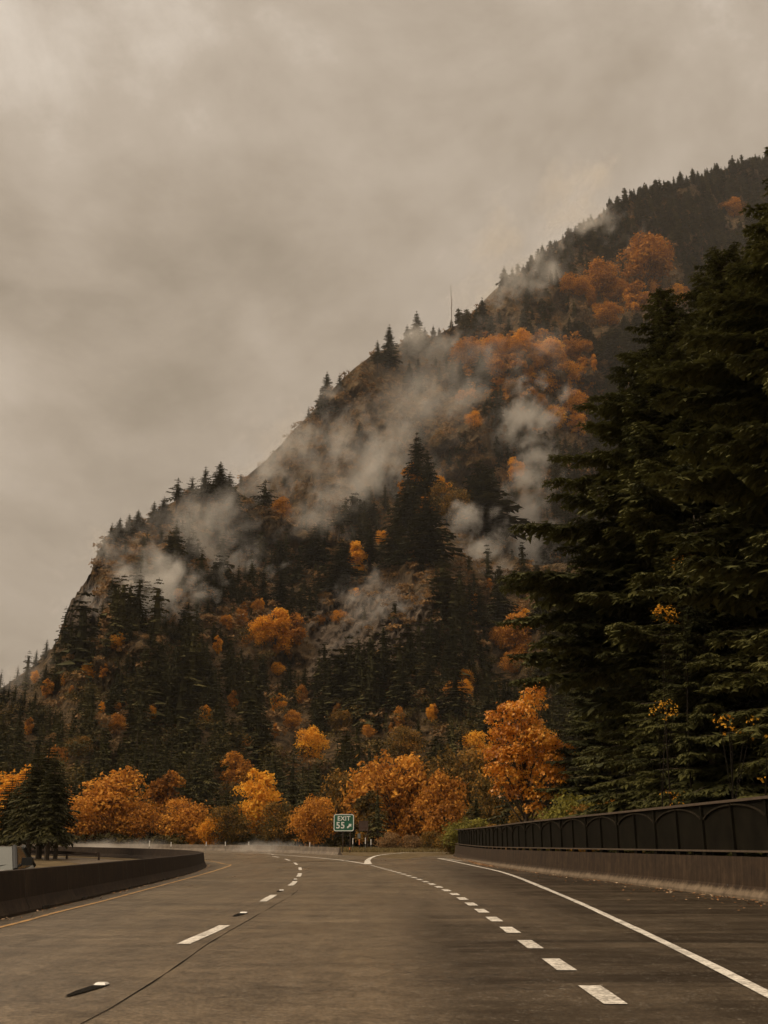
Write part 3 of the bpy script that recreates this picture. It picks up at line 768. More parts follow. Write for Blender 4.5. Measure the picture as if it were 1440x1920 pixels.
def leafy(seed, lobes, nleaf, size, maple=False):
    """leaves spread through lobes [(x,y,z,r)]: clumped shells with gaps"""
    r = np.random.RandomState(seed); L = np.array(lobes); wt = L[:, 3] ** 2; wt /= wt.sum()
    idx = r.choice(len(L), nleaf, p=wt)
    d = r.normal(size=(nleaf, 3)); d /= np.linalg.norm(d, axis=1)[:, None]; d[:, 2] = np.where(d[:, 2] < -.35, -d[:, 2], d[:, 2])
    rad = L[idx, 3] * (r.uniform(.35, 1.0, nleaf) ** .45) * r.uniform(.9, 1.12, nleaf)
    # sub-clumps
    cl = np.array([mn.noise(Vector(tuple(float(q) for q in (d[i] * 2.4 + L[idx[i], :3] * 3)))) for i in range(nleaf)])
    rad *= 1 + .55 * cl
    C = L[idx, :3] + d * rad[:, None] * np.array([1, 1, .85])
    nrm = d * .6 + r.normal(size=(nleaf, 3)) * .6 + np.array([0, 0, .35]); nrm /= np.linalg.norm(nrm, axis=1)[:, None]
    a = np.cross(nrm, r.normal(size=(nleaf, 3))); a /= np.linalg.norm(a, axis=1)[:, None]; b_ = np.cross(nrm, a)
    s_ = size * r.uniform(.55, 1.3, nleaf)[:, None]
    lt = r.uniform(0, 1, len(L))[idx] * .55 + r.uniform(0, .45, nleaf) + .2 * cl
    if not maple:
        V = np.stack([C - a * s_, C + b_ * s_ * .6 - nrm * s_ * .15, C + a * s_, C - b_ * s_ * .6 - nrm * s_ * .15], 1).reshape(-1, 3)
        k = np.arange(nleaf)[:, None] * 4
        T = np.concatenate([k + [0, 1, 2], k + [0, 2, 3]], 0); return V, T, np.repeat(lt, 4)
    # maple: three pointed lobes + stalk side
    V = np.stack([C - a * s_ * .5, C + b_ * s_ * .28, C + (a * .1 + b_ * .8) * s_, C + (a * .35 + b_ * .25) * s_, C + a * s_, C + (a * .35 - b_ * .25) * s_, C + (a * .1 - b_ * .8) * s_, C - b_ * s_ * .28], 1).reshape(-1, 3)
    k = np.arange(nleaf)[:, None] * 8
    T = np.concatenate([k + [0, 1, 7], k + [1, 2, 3], k + [1, 3, 5], k + [1, 5, 7], k + [3, 4, 5], k + [5, 6, 7]], 0); return V, T, np.repeat(lt, 8)

def dec_lobes(seed, n_, w, z0, z1):
    r = random.Random(seed); L = []
    for i in range(n_):
        t = (i + .5) / n_; z = z0 + (z1 - z0) * t; a = r.random() * 6.28 + i * 2.4
        rr = w * math.sin(PI * min(.97, max(.1, .12 + .80 * t))) ** .7; q = rr * r.uniform(.35, .75)
        L.append((math.cos(a) * q, math.sin(a) * q, z, rr * r.uniform(.42, .62)))
    return L
def limbs(lobes, r0, zs=.18):
    b = MB(); top = max(l[2] for l in lobes)
    b.tube([(0, 0, -.05), (.006, 0, zs), (.01, .005, top * .6), (0, 0, top)], [r0, r0 * .75, r0 * .4, r0 * .1], 7)
    for x, y, z, r in lobes:
        z_ = max(zs, z * .55 - .02); b.tube([(0, 0, z_), (x * .4, y * .4, z_ + (z - z_) * .55), (x, y, z)], [r0 * .4, r0 * .25, r0 * .08], 5)
        for q in range(3):
            a = random.random() * 6.28; b.tube([(x * .7, y * .7, z_ + (z - z_) * .8), (x + math.cos(a) * r * .7, y + math.sin(a) * r * .7, z + r * .4)], [r0 * .12, r0 * .04], 4)
    return b
dec_geo = []
for s_, (n_, w, z0, z1) in enumerate(((24, .42, .08, .88), (20, .34, .07, .9), (28, .50, .09, .84), (15, .28, .10, .9))):
    L = dec_lobes(40 + s_, n_, w, z0, z1); V_, T_, ti_ = leafy(60 + s_, L, 4600, .023); dec_geo.append((V_, T_, ti_, L))
dec_cache = {}
def deciduous(p, h, var, kind, label, group=None, wide=1.0, name='deciduous_tree', cat='tree'):
    key = (var, kind)
    if key not in dec_cache:
        V_, T_, ti_, L = dec_geo[var]; lb = limbs(L, .016)
        b = bpy.data.meshes.new('limbs'); b.from_pydata(lb.v, [], lb.f); b.materials.append(M['bark'])
        dec_cache[key] = (mesh_np('leaf_crown', V_, T_, M[kind], tint=ti_), b)
    root = empty(name, (p.x, p.y, p.z - .03 * h), random.random() * 6.28); root.scale = (h * wide, h * wide, h)
    c = link('crown', dec_cache[key][0], root); t = link('trunk', dec_cache[key][1], root)
    tag(root, label, cat, group); return root

def invF(px, py):
    yc = interp(px, CREST_F); return (py - YB) / (yc - YB)
def onF(px, py):
    v = min(1, max(0.0, invF(px, py))); y_, D = surfF(px, v); return at_dist(px, y_, D), D
def onB(px, py):
    v = min(1, max(0.0, (py - YB) / (interp(px, CREST_B) - YB))); y_, D = surfB(px, v); return at_dist(px, y_, D), D
def hgt(p, px, top, D): return max(1.0, at_dist(px, top, math.hypot(p.x, p.y)).z - p.z)

# ---- hand-placed trees: (px, base y, top y, variant, wide, surface, label)
HC = [
 (410, 945, 868, 1, 1.15, 'F', 'tallest dark conifer in the clump on the left shoulder of the spur'),
 (382, 945, 879, 3, 1.2, 'F', 'broad ragged conifer just left of the tallest one on the spur shoulder'),
 (358, 950, 898, 4, 1.1, 'F', 'short leaning conifer third from right in the spur shoulder clump'),
 (330, 962, 900, 4, 1.2, 'F', 'open-branched conifer standing clear at the left of the spur shoulder clump'),
 (428, 960, 888, 1, 1.0, 'F', 'conifer at the right edge of the spur shoulder clump'),
 (305, 985, 935, 1, 1.1, 'F', 'small conifer between the spur shoulder clump and the cliff edge'),
 (286, 990, 944, 0, 1.1, 'F', 'small pointed conifer on the spur skyline left of the shoulder clump'),
 (257, 998, 960, 1, 1.2, 'F', 'bushy conifer on the skyline above the misty slope'),
 (240, 1005, 968, 0, 1.1, 'F', 'thin conifer on the skyline near the cliff corner'),
 (222, 1012, 975, 1, 1.1, 'F', 'stubby conifer on the skyline above the cliff corner'),
 (206, 1030, 985, 3, 1.1, 'F', 'conifer at the top corner of the cliff'),
 (192, 1055, 1012, 3, 1.0, 'F', 'small conifer clinging to the cliff edge'),
 (182, 1078, 1040, 3, 1.0, 'F', 'lowest small conifer clinging to the cliff edge'),
 (85, 1235, 1196, 0, 1.1, 'F', 'thin conifer on the skyline at the foot of the cliff'),
 (66, 1250, 1215, 0, 1.0, 'F', 'narrow conifer on the skyline left of the cliff foot'),
 (30, 1290, 1246, 3, 1.3, 'F', 'broad conifer on the skyline near the left frame edge'),
 (3, 1330, 1276, 1, 1.1, 'F', 'conifer cut by the left frame edge on the skyline'),
 (495, 975, 903, 4, 1.2, 'F', 'wind-bent open conifer rising from mist right of the spur shoulder'),
 (462, 1040, 965, 1, 1.3, 'F', 'dark conifer below the misty gap right of the spur shoulder'),
 (635, 1010, 952, 4, 1.35, 'F', 'flat-topped gnarled pine standing against the mist at centre'),
 (588, 1060, 985, 1, 1.1, 'F', 'dense pointed conifer left of the flat-topped pine'),
 (608, 1060, 992, 0, .9, 'F', 'slim conifer between the dense conifer and the flat-topped pine'),
 (640, 1110, 1010, 1, 1.3, 'F', 'dark conifer directly below the flat-topped pine'),
 (693, 1075, 975, 3, 1.3, 'F', 'layered conifer beside the narrow orange tree at centre'),
 (783, 960, 812, 0, .9, 'F', 'tallest spire-shaped conifer at the centre of the slope'),
 (803, 970, 845, 1, .9, 'F', 'dark conifer leaning on the right of the tallest spire'),
 (765, 1010, 888, 1, .95, 'F', 'dark conifer left of the tallest spire'),
 (742, 1060, 965, 1, 1.1, 'F', 'lower dark conifer left of the central spire group'),
 (800, 1060, 920, 1, 1.2, 'F', 'dark conifer in front of the central spire group'),
 (905, 985, 862, 1, 1.5, 'F', 'broad rounded dark conifer right of the orange-brown tree'),
 (722, 960, 903, 0, .9, 'B', 'faint conifer showing through the mist left of the central spire'),
 (612, 770, 694, 0, 1.2, 'B', 'tall hazy conifer on the skyline left of a shorter twin'),
 (636, 765, 697, 0, .9, 'B', 'slim hazy conifer on the skyline, right one of the twin pair'),
 (600, 785, 735, 3, 1.2, 'B', 'ragged conifer at the left foot of the twin skyline conifers'),
 (578, 795, 760, 4, .8, 'B', 'sparse dead-looking conifer on the bare skyline'),
 (730, 690, 605, 0, 1.1, 'B', 'misty conifer on the skyline at the left of the cloud patch'),
 (708, 690, 636, 3, 1.2, 'B', 'leaning ragged misty conifer on the skyline'),
 (782, 665, 580, 0, 1.1, 'B', 'tallest misty conifer on the middle skyline'),
 (764, 670, 606, 0, 1.0, 'B', 'misty conifer left of the tallest on the middle skyline'),
 (797, 670, 612, 3, 1.3, 'B', 'broken misty conifer right of the tallest on the middle skyline'),
 (824, 650, 612, 0, 1.0, 'B', 'small conifer on the skyline left of the bare pole'),
 (847, 630, 597, 0, 1.2, 'B', 'small conifer at the foot of the tall bare pole'),
 (903, 735, 655, 1, 1.1, 'B', 'dark conifer standing inside the rust-coloured band'),
 (865, 740, 672, 1, 1.1, 'B', 'dark conifer left of the rust-coloured band'),
 (768, 720, 676, 1, 1.0, 'B', 'dark conifer in the mist below the middle skyline'),
 (244, 1210, 1158, 3, 1.3, 'F', 'layered conifer top in front of the mist at left'),
 (197, 1230, 1176, 0, 1.0, 'F', 'dark conifer beside the small orange tree under the cliff'),
 (408, 1150, 1090, 3, 1.2, 'F', 'pointed conifer rising in front of the low mist bank'),
 (388, 1165, 1120, 1, 1.2, 'F', 'dark conifer left of the pointed conifer by the low mist bank'),
 (322, 1200, 1155, 1, 1.2, 'F', 'conifer half hidden in mist right of the layered conifer'),
 (283, 1210, 1160, 0, 1.1, 'F', 'hazy conifer between two mist streaks at left'),
 (492, 1130, 1062, 0, 1.1, 'F', 'pointed conifer right of the low mist bank'),
 (525, 1140, 1060, 1, 1.2, 'F', 'dark conifer below the brown slope left of centre'),
 (805, 1300, 1222, 1, 1.3, 'F', 'dark pointed conifer below the rock face'),
 (755, 1330, 1235, 1, 1.3, 'F', 'dark conifer at the left foot of the rock face'),
 (855, 1345, 1240, 1, 1.4, 'F', 'broad dark conifer at the right foot of the rock face'),
 (900, 1180, 1090, 0, 1.2, 'F', 'conifer at the right edge of the rock face'),
 (940, 1190, 1060, 1, 1.1, 'F', 'tall conifer between the rock face and the big near conifers'),
 (1278, 352, 318, 0, 1.3, 'B', 'taller conifer tip standing out on the upper right ridge'),
 (1301, 346, 313, 0, 1.4, 'B', 'second taller conifer tip right of it on the upper right ridge'),
 (1186, 380, 355, 1, 1.4, 'B', 'first clear conifer where the upper ridge leaves the cloud'),
]
for px, by, ty, var, wd, sf, lb in HC:
    p, D = (onF if sf == 'F' else onB)(px, by)
    big = 1.0 if (sf == 'F' and (ty < 1015)) else 0.0
    conifer(p, hgt(p, px, ty - 7 * big, D), var, lb, None, wd * (1.3 + .35 * big))
# ridge conifers, upper right
k = 0
for i in range(46):
    px = 1165 + i * 6.3 + random.uniform(-2, 2); yc = interp(px, CREST_B)
    p, D = onB(px, yc + 8); conifer(p, hgt(p, px, yc - random.uniform(6, 19), D), random.choice((0, 1, 2, 0)), 'small dark conifer in the saw-toothed row along the upper right ridge', 'conifers along the upper right ridge', 1.3)
for i in range(14):
    px = 935 + i * 16 + random.uniform(-4, 4); yc = interp(px, CREST_B)
    p, D = onB(px, yc + 10); conifer(p, hgt(p, px, yc - random.uniform(2, 16), D), random.choice((0, 1)), 'faint conifer on the ridge where the cloud covers it', 'conifers on the cloud-covered ridge', 1.4)

# bare pole on the skyline
p, D = onB(847, 612); h = hgt(p, 847, 535, D)
root = empty('dead_tree', tuple(p)); tag(root, 'tall bare pole of a dead tree on the skyline', 'dead tree')
b = MB(); b.tube([(0, 0, -2), (0.3, 0, h * .5), (0, 0.2, h)], [.4, .3, .12], 8); b.build('trunk', M['snag'], root)
b = MB()
for q in range(7):
    z = h * random.uniform(.35, .9); a = random.random() * 6.28; b.tube([(0.2, 0.1, z), (math.cos(a) * 2.2, math.sin(a) * 2.2, z + .8)], [.25, .06], 5)
b.build('branch_stubs', M['snag'], root)

HD = [ # px, base, top, var, kind, wide, surface, label
 (1212, 548, 424, 1, 'rust', 1.1, 'B', 'tallest orange tree on the upper right slope'),
 (1243, 520, 438, 3, 'rust', 1.0, 'B', 'small orange tree right of the tallest one on the upper slope'),
 (1195, 590, 520, 3, 'rust', 1.0, 'B', 'dull orange tree below the tallest one on the upper slope'),
 (1377, 408, 370, 2, 'rust', 1.2, 'B', 'lone orange tree high near the right edge'),
 (1130, 560, 482, 0, 'rust', 1.1, 'B', 'round orange tree on the upper slope'),
 (1160, 570, 515, 1, 'rust', 1.0, 'B', 'orange tree pressed against the right of the round one'),
 (1075, 555, 508, 2, 'rust', 1.1, 'B', 'low brown-orange tree left of the round one'),
 (1140, 612, 562, 0, 'rust', 1.2, 'B', 'orange tree below the round one on the upper slope'),
 (1270, 575, 530, 2, 'orange', 1.0, 'B', 'pale orange tree showing above the near conifers'),
 (880, 690, 632, 2, 'rust', 1.1, 'B', 'rust tree at the left end of the orange band'),
 (918, 672, 626, 2, 'orange', 1.2, 'B', 'orange tree second from left in the orange band'),
 (958, 672, 628, 2, 'rust', 1.2, 'B', 'rust tree in the top edge of the orange band'),
 (1000, 690, 640, 0, 'orange', 1.2, 'B', 'orange tree at the middle of the orange band'),
 (1035, 680, 632, 2, 'orange', 1.2, 'B', 'orange tree right of the band middle on its top edge'),
 (1085, 670, 630, 2, 'rust', 1.2, 'B', 'rust tree at the right end of the orange band'),
 (940, 715, 665, 0, 'orange', 1.2, 'B', 'orange tree under the top edge of the band'),
 (985, 725, 680, 0, 'orange', 1.1, 'B', 'orange tree under the middle of the band'),
 (1025, 745, 690, 0, 'orange', 1.2, 'B', 'bright orange tree in the thick of the band'),
 (1062, 730, 668, 1, 'orange', 1.2, 'B', 'bright orange tree near the right of the band'),
 (1075, 790, 720, 1, 'orange', 1.1, 'B', 'bright orange tree low at the right of the band'),
 (1040, 805, 755, 0, 'orange', 1.1, 'B', 'bright orange tree just above the white mist plume'),
 (1085, 820, 765, 3, 'orange', 1.1, 'B', 'lowest bright orange tree of the band by the near conifer'),
 (1000, 770, 728, 2, 'rust', 1.1, 'B', 'pale rust tree left above the mist plume'),
 (960, 745, 712, 2, 'brown', 1.2, 'B', 'dull brown tree at the left under the band'),
 (890, 802, 768, 2, 'orange', 1.0, 'B', 'small isolated orange tree left of the mist plume'),
 (885, 755, 727, 2, 'rust', 1.0, 'B', 'small rust tree below the dark conifer in the band'),
 (1168, 765, 742, 2, 'orange', 1.0, 'B', 'tiny orange tree glimpsed right of the band'),
 (968, 905, 852, 1, 'orange', .9, 'B', 'orange tree faint inside the mist plume'),
 (838, 990, 893, 2, 'olive', .9, 'F', 'round orange-brown tree right of the central spires'),
 (850, 985, 940, 2, 'orange', .8, 'F', 'bright lower bough tree against the round orange-brown one'),
 (800, 985, 925, 3, 'rust', 1.0, 'F', 'narrow orange-brown tree left of the round one'),
 (668, 1085, 1008, 3, 'orange', 1.0, 'F', 'narrow bright orange tree beside the layered conifer'),
 (716, 1022, 990, 0, 'orange', 1.0, 'F', 'small bright orange tree right of the layered conifer'),
 (528, 975, 928, 0, 'rust', 1.0, 'F', 'small orange tree in mist right of the bent conifer'),
 (668, 1120, 1100, 2, 'orange', 1.0, 'F', 'tiny orange tree above the rock face'),
 (516, 1225, 1130, 1, 'orange', 1.1, 'F', 'tall bright orange tree left of the rock face'),
 (490, 1215, 1150, 2, 'orange', .9, 'F', 'orange tree leaning left of the tall bright one'),
 (550, 1240, 1140, 3, 'rust', .9, 'F', 'narrow dull orange tree right of the tall bright one'),
 (520, 1270, 1238, 2, 'orange', 1.0, 'F', 'small orange tree under the tall bright one'),
 (520, 1345, 1295, 3, 'orange', 1.1, 'F', 'small orange tree halfway down left of centre'),
 (598, 1175, 1150, 2, 'rust', 1.1, 'F', 'small rust tree at the left shoulder of the rock face'),
 (635, 1170, 1140, 2, 'rust', 1.2, 'F', 'small rust tree on the upper left edge of the rock face'),
 (874, 1290, 1250, 0, 'orange', 1.0, 'F', 'small yellow-orange tree right below the rock face'),
 (968, 1240, 1140, 1, 'rust', 1.0, 'F', 'tall rust tree left of the big near conifer'),
 (985, 1200, 1135, 3, 'orange', 1.0, 'F', 'orange tree touching the big near conifer'),
 (960, 1265, 1215, 2, 'rust', 1.1, 'F', 'rust tree below the tall one by the near conifer'),
 (335, 1130, 1100, 2, 'orange', 1.0, 'F', 'small orange tree above the low mist bank'),
 (217, 1222, 1180, 1, 'orange', 1.1, 'F', 'orange tree glowing beside the layered conifer at left'),
 (168, 1285, 1238, 2, 'orange', 1.1, 'F', 'bright orange tree on the dark slope under the cliff'),
 (193, 1275, 1240, 3, 'rust', 1.0, 'F', 'dull orange tree right of the bright one under the cliff'),
 (88, 1312, 1268, 3, 'rust', 1.0, 'F', 'small rust tree near the left skyline'),
 (425, 1175, 1150, 2, 'rust', 1.1, 'F', 'small orange tree below the pointed conifer by the mist bank'),
 (462, 1210, 1188, 2, 'rust', 1.0, 'F', 'tiny orange tree left of the bright orange group'),
 (105, 1450, 1392, 0, 'rust', 1.0, 'F', 'orange tree above the left roadside trees'),
 (150, 1420, 1375, 2, 'olive', 1.3, 'F', 'olive-green broadleaf tree on the lower left slope'),
 (440, 1490, 1400, 1, 'rust', 1.0, 'F', 'dark rust tree behind the tall orange roadside tree'),
 (580, 1440, 1352, 0, 'orange', .9, 'F', 'bright orange tree standing behind the roadside row'),
 (640, 1375, 1325, 2, 'olive', 1.0, 'F', 'olive tree on the lower slope at centre'),
 (690, 1385, 1355, 2, 'rust', 1.0, 'F', 'small brown-orange tree on the lower slope at centre'),
 (758, 1440, 1350, 0, 'olive', 1.0, 'F', 'olive-orange tree behind the big round orange tree'),
 (895, 1440, 1362, 2, 'orange', 1.0, 'F', 'bright yellow-orange tree just left of the near maple'),
]
for px, by, ty, var, kd, wd, sf, lb in HD:
    p, D = (onF if sf == 'F' else onB)(px, by)
    deciduous(p, hgt(p, px, ty, D), var, kd, lb, None, wd)
rr = random.Random(11)
for (cx, cy, rx, ry, cnt, sf, hp, lb) in ((1050, 690, 70, 40, 10, 'B', 48, 'small rust tree crowded inside the orange band'), (1200, 600, 110, 60, 9, 'B', 40, 'small rust tree scattered above the near conifers on the upper slope'),
        (470, 1190, 90, 50, 8, 'F', 44, 'small orange tree dotted through the forest left of the rock face'), (170, 1330, 130, 60, 8, 'F', 44, 'small orange tree dotted through the forest at far left'),
        (480, 1370, 170, 50, 10, 'F', 50, 'small rust tree dotted through the lower forest left of centre'), (800, 1340, 110, 50, 7, 'F', 50, 'small rust tree dotted through the lower forest below the rock face'), (930, 1180, 60, 80, 6, 'F', 46, 'small rust tree in the forest between the rock face and the near conifers'),
        (820, 900, 60, 60, 4, 'F', 40, 'small orange tree by the central spires')):
    for _ in range(cnt):
        px, by = cx + rr.uniform(-rx, rx), cy + rr.uniform(-ry, ry); ty = by - hp * rr.uniform(.55, 1.1); HD.append((px, by, by - .5 * (by - ty), 0, 0, 0, sf, lb)); p, D = (onF if sf == 'F' else onB)(px, by)
        deciduous(p, hgt(p, px, ty, D), rr.choice((1, 3, 3, 0)), rr.choice(('rust', 'rust', 'orange')), lb, lb.replace(' tree', ' trees'), rr.uniform(.6, 1.0))
# the row at the foot of the slope, by the road
FOOT = [(135, 1480, 165, 2, 'rust', 1.1, 'low rust tree left of the red-orange trees'), (335, 1485, 166, 2, 'rust', 1.1, 'low rust tree right of the slim orange tree'), (425, 1500, 160, 2, 'olive', 1.1, 'low olive tree above the end of the median barrier'), (522, 1490, 158, 2, 'olive', 1.0, 'olive tree right of the tall narrow orange tree'), (590, 1480, 152, 2, 'rust', .9, 'low rust tree just left of the exit sign'), (25, 1420, 176, 0, 'orange', .95, 'orange tree at the left edge behind the dark roadside conifers'), (70, 1440, 182, 2, 'rust', .9, 'rust tree second from the left frame edge'),
 (212, 1425, 170, 0, 'rust', 1.15, 'large red-orange tree by the road left of centre'), (178, 1470, 168, 2, 'rust', 1.0, 'lower red-orange tree left against the large one'), (250, 1490, 166, 2, 'rust', 1.0, 'low orange tree right against the large red-orange one'),
 (305, 1430, 180, 3, 'rust', 1.0, 'slim orange tree right of the large red-orange one'),
 (397, 1522, 160, 2, 'orange', .95, 'small low orange tree near the end of the median barrier'), (362, 1545, 160, 3, 'rust', 1.0, 'tiny orange sapling near the small low orange tree'),
 (478, 1425, 172, 1, 'orange', .95, 'tall narrow orange tree above the far bend'),
 (640, 1428, 166, 0, 'olive', .85, 'brown-green tree directly above the exit sign'), (740, 1390, 160, 2, 'rust', .95, 'big round orange tree right of the exit sign'),
 (790, 1425, 158, 0, 'rust', .8, 'orange tree right against the big round one'), (860, 1378, 162, 2, 'olive', .85, 'large dark olive tree behind the end of the wall'),
 (835, 1430, 150, 0, 'rust', .8, 'dark rust tree in front of the large one by the wall end'), (690, 1470, 150, 3, 'olive', 1.0, 'dull olive tree between the sign and the big round tree'),
 (920, 1440, 130, 0, 'olive', .8, 'dark olive tree behind the wall left of the near maple')]
for px, ty, D, var, kd, wd, lb in FOOT:
    p = at_dist(px, 1588, D); p.z = g(p.x, p.y); deciduous(p, hgt(p, px, ty, D), var, kd, lb, None, wd)
FC = [(20, 1480, 186, 1, 1.2, 'low dark conifer under the orange tree at the left edge'), (325, 1500, 168, 1, 1.2, 'low dark conifer right below the slim orange tree'), (450, 1500, 168, 1, 1.1, 'low dark conifer left below the tall narrow orange tree'), (660, 1480, 160, 1, 1.2, 'low dark conifer behind the brown sign'), (545, 1395, 165, 1, 1.1, 'large dark conifer left above the exit sign'), (575, 1420, 158, 1, 1.1, 'dark conifer right against the large one left of the exit sign'), (510, 1385, 178, 0, 1.1, 'pointed conifer right of the tall narrow orange tree'),
 (708, 1462, 146, 3, 1.25, 'dark conifer with a bare trunk right of the exit sign'), (345, 1420, 178, 1, 1.2, 'dark conifer right of the slim orange tree'), (130, 1440, 182, 1, 1.2, 'dark conifer left of the large red-orange tree'),
 (420, 1450, 172, 1, 1.2, 'dark conifer above the end of the median barrier'), (600, 1440, 170, 1, 1.1, 'dark conifer behind the exit sign'), (960, 1420, 110, 1, 1.2, 'dark conifer behind the near maple'),
 (895, 1470, 120, 1, 1.3, 'low dark conifer behind the wall end'), (280, 1480, 172, 1, 1.2, 'low dark conifer between orange trees left of centre')]
for px, ty, D, var, wd, lb in FC:
    p = at_dist(px, 1588, D); p.z = g(p.x, p.y); conifer(p, hgt(p, px, ty, D), var, lb, None, wd)
# roadside conifers in the median at the far left: bare trunks, dark crowns
for px, by, ty, wd, lb in ((32, 1609, 1440, 1.1, 'leftmost bare-trunked dark conifer beside the opposite road'), (52, 1611, 1405, 1.15, 'second bare-trunked dark conifer beside the opposite road'),
        (72, 1610, 1385, 1.25, 'tallest bare-trunked dark conifer beside the opposite road'), (87, 1613, 1420, 1.2, 'thick-trunked dark conifer fourth beside the opposite road'), (103, 1611, 1440, 1.2, 'rightmost bare-trunked dark conifer beside the opposite road'),
        (8, 1608, 1455, 1.2, 'dark conifer at the very left edge beside the opposite road')):
    p = at(px, by); h = hgt(p, px, ty, p.y)
    key = 'med'
    if key not in dec_cache:
        V_, T_, ti_ = tree_mesh(333, 36, 10, 5, .22, .3, .22, shape=.55, droop=.5)
        dec_cache[key] = (mesh_np('median_crown', V_, T_, M['conifer'], tint=ti_), None)
        b = trunk_mb(.97, .022); me = bpy.data.meshes.new('median_trunk'); me.from_pydata(b.v, [], b.f); me.materials.append(M['bark']); dec_cache[key] = (dec_cache[key][0], me)
    r = empty('conifer_tree', tuple(p), random.random() * 6); r.scale = (h * wd, h * wd, h); link('crown', dec_cache[key][0], r); link('trunk', dec_cache[key][1], r); tag(r, lb, 'conifer')

# ------------------------------------------------------------------ the forest that covers the slopes
SPARSE = [(150, 1150, 50, 80, 1), (690, 1180, 130, 80, .98), (790, 1110, 110, 50, .85), (620, 1250, 60, 50, .8), (550, 930, 120, 75, .92), (520, 1010, 70, 50, .6), (250, 1090, 110, 60, .85), (400, 1060, 70, 40, .7),
          (700, 800, 210, 140, .98), (560, 860, 130, 100, .95), (850, 850, 80, 100, .85), (1000, 585, 130, 45, .9), (980, 690, 130, 60, .95), (1040, 760, 80, 70, .9), (1140, 545, 60, 70, .7), (870, 1060, 100, 60, .75), (960, 960, 60, 100, .6), (1215, 490, 50, 60, .7)]
far_V = []; 
lo = [tree_mesh(200 + i, 15, 7, 2, R, ir, bs, shape=sh) for i, (R, ir, bs, sh) in enumerate(((.22, .35, .03, .85), (.28, .4, .03, .85), (.2, .3, .05, .75), (.25, .45, .03, .6), (.24, .7, .12, .5), (.30, .5, .05, .45)))]
groups = [(0, 150, 'dark conifer in the forest at the far left foot of the slope'), (150, 330, 'dark conifer in the forest above the large red-orange tree'), (330, 480, 'dark conifer in the forest above the end of the median barrier'),
          (480, 640, 'dark conifer in the forest above and left of the exit sign'), (640, 800, 'dark conifer in the forest below the rock face'), (800, 1000, 'dark conifer in the forest left of the big near conifers')]
ntree = 0; chunksV = []; chunksT = []; chunksI = []; off = 0
def add_lo(p, h, wd, vi, tint0):
    global off
    V_, T_, ti_ = lo[vi]; a = random.random() * 6.28; c, s_ = math.cos(a), math.sin(a)
    Rm = np.array([[c, s_, 0], [-s_, c, 0], [0, 0, 1]], dtype=np.float32) * np.array([h * wd, h * wd, h], dtype=np.float32)
    chunksV.append(V_ @ Rm + np.array([p.x, p.y, p.z - .02 * h], dtype=np.float32)); chunksT.append(T_ + off); chunksI.append(ti_ * .45 + tint0 * .55); off += len(V_)
cand = []
stepx = 20
for gy in range(930, 1586, 17):
    for gx in range(-340, 1900, stepx):
        px = gx + random.uniform(-13, 13); py = gy + random.uniform(-11, 11)
        if py < interp(px, CREST_F) + 6: continue
        if random.random() < ell(px, py, SPARSE): continue
        if 1080 < px and random.random() < .35: continue
        cand.append((py, px))
cand.sort(reverse=True); nind = 0
SPOT = [(a[0], a[1], a[1] - a[2], .42, a[5]) for a in [(t[0], t[1], t[2], 0, 0, t[6]) for t in HD]] + [(t[0], t[1], t[1] - t[2], .2, t[5]) for t in HC]
def blocks(px, py, hp, sf):
    for tx, by, Hp, wf, f_ in SPOT:
        if py > by - .3 * Hp and py - hp < by - .22 * Hp and abs(px - tx) < wf * Hp + .14 * hp: return True
    return False
for py, px in cand:
    p, D = onF(px, py); v = invF(px, py)
    h = random.choice((6, 8, 9, 10, 12, 15)) * random.uniform(.85, 1.15) * (1 + .25 * v) * (0.8 + .5 * smooth(.5 + mn.noise(Vector((px * .01, py * .01, 2)))))
    if py < interp(px, CREST_F) + 70: h *= .6
    if blocks(px, py, h * F / D, 'F'): continue
    if 0 < px < 1000 and py > 1300 and nind < 150 and D < 290 and random.random() < .85:
        lb = next(l for a, b_, l in groups if a <= px < b_); nind += 1
        conifer(p, h, random.choice((0, 1, 1, 2, 3)), lb, lb.replace('dark conifer', 'dark conifers'), random.uniform(.95, 1.25))
    else: add_lo(p, h, random.uniform(.85, 1.5), random.randrange(6), random.random())
for _ in range(1700):
    px = random.uniform(-250, 1080); py = random.uniform(1080, 1588)
    if py < interp(px, CREST_F) + 25 or random.random() < ell(px, py, SPARSE): continue
    p, D = onF(px, py); h = random.uniform(4, 9)
    if not blocks(px, py, h * F / D, 'F'): add_lo(p, h, random.uniform(1.1, 1.7), random.randrange(6), random.random())
print('individual forest conifers', nind, 'stuff F', len(chunksV))
for gy, gx in [(a_, b_) for a_ in range(290, 1100, 12) for b_ in range(400, 1900, 13)] + [(a_, b_) for a_ in range(295, 900, 13) for b_ in range(1130, 1460, 12)]:
    if True:
        px = gx + random.uniform(-7, 7); py = gy + random.uniform(-6, 6)
        if py < interp(px, CREST_B) + 4 or py > interp(px, CREST_F) + 20: continue
        if random.random() < ell(px, py, SPARSE): continue
        if px > 1500 and random.random() < .7: continue
        p, D = onB(px, py); h = random.uniform(11, 22) * (1.15 if D > 800 else 1)
        if blocks(px, py, h * F / D, 'B'): continue
        add_lo(p, h, random.uniform(.9, 1.5), random.randrange(6), random.random())
print('forest stuff', len(chunksV))
me = mesh_np('forest', np.concatenate(chunksV), np.concatenate(chunksT), M['conifer'], tint=np.concatenate(chunksI))
tag(link('forest', me), 'dense dark conifer forest covering the mountain slopes', 'forest', kind='stuff')

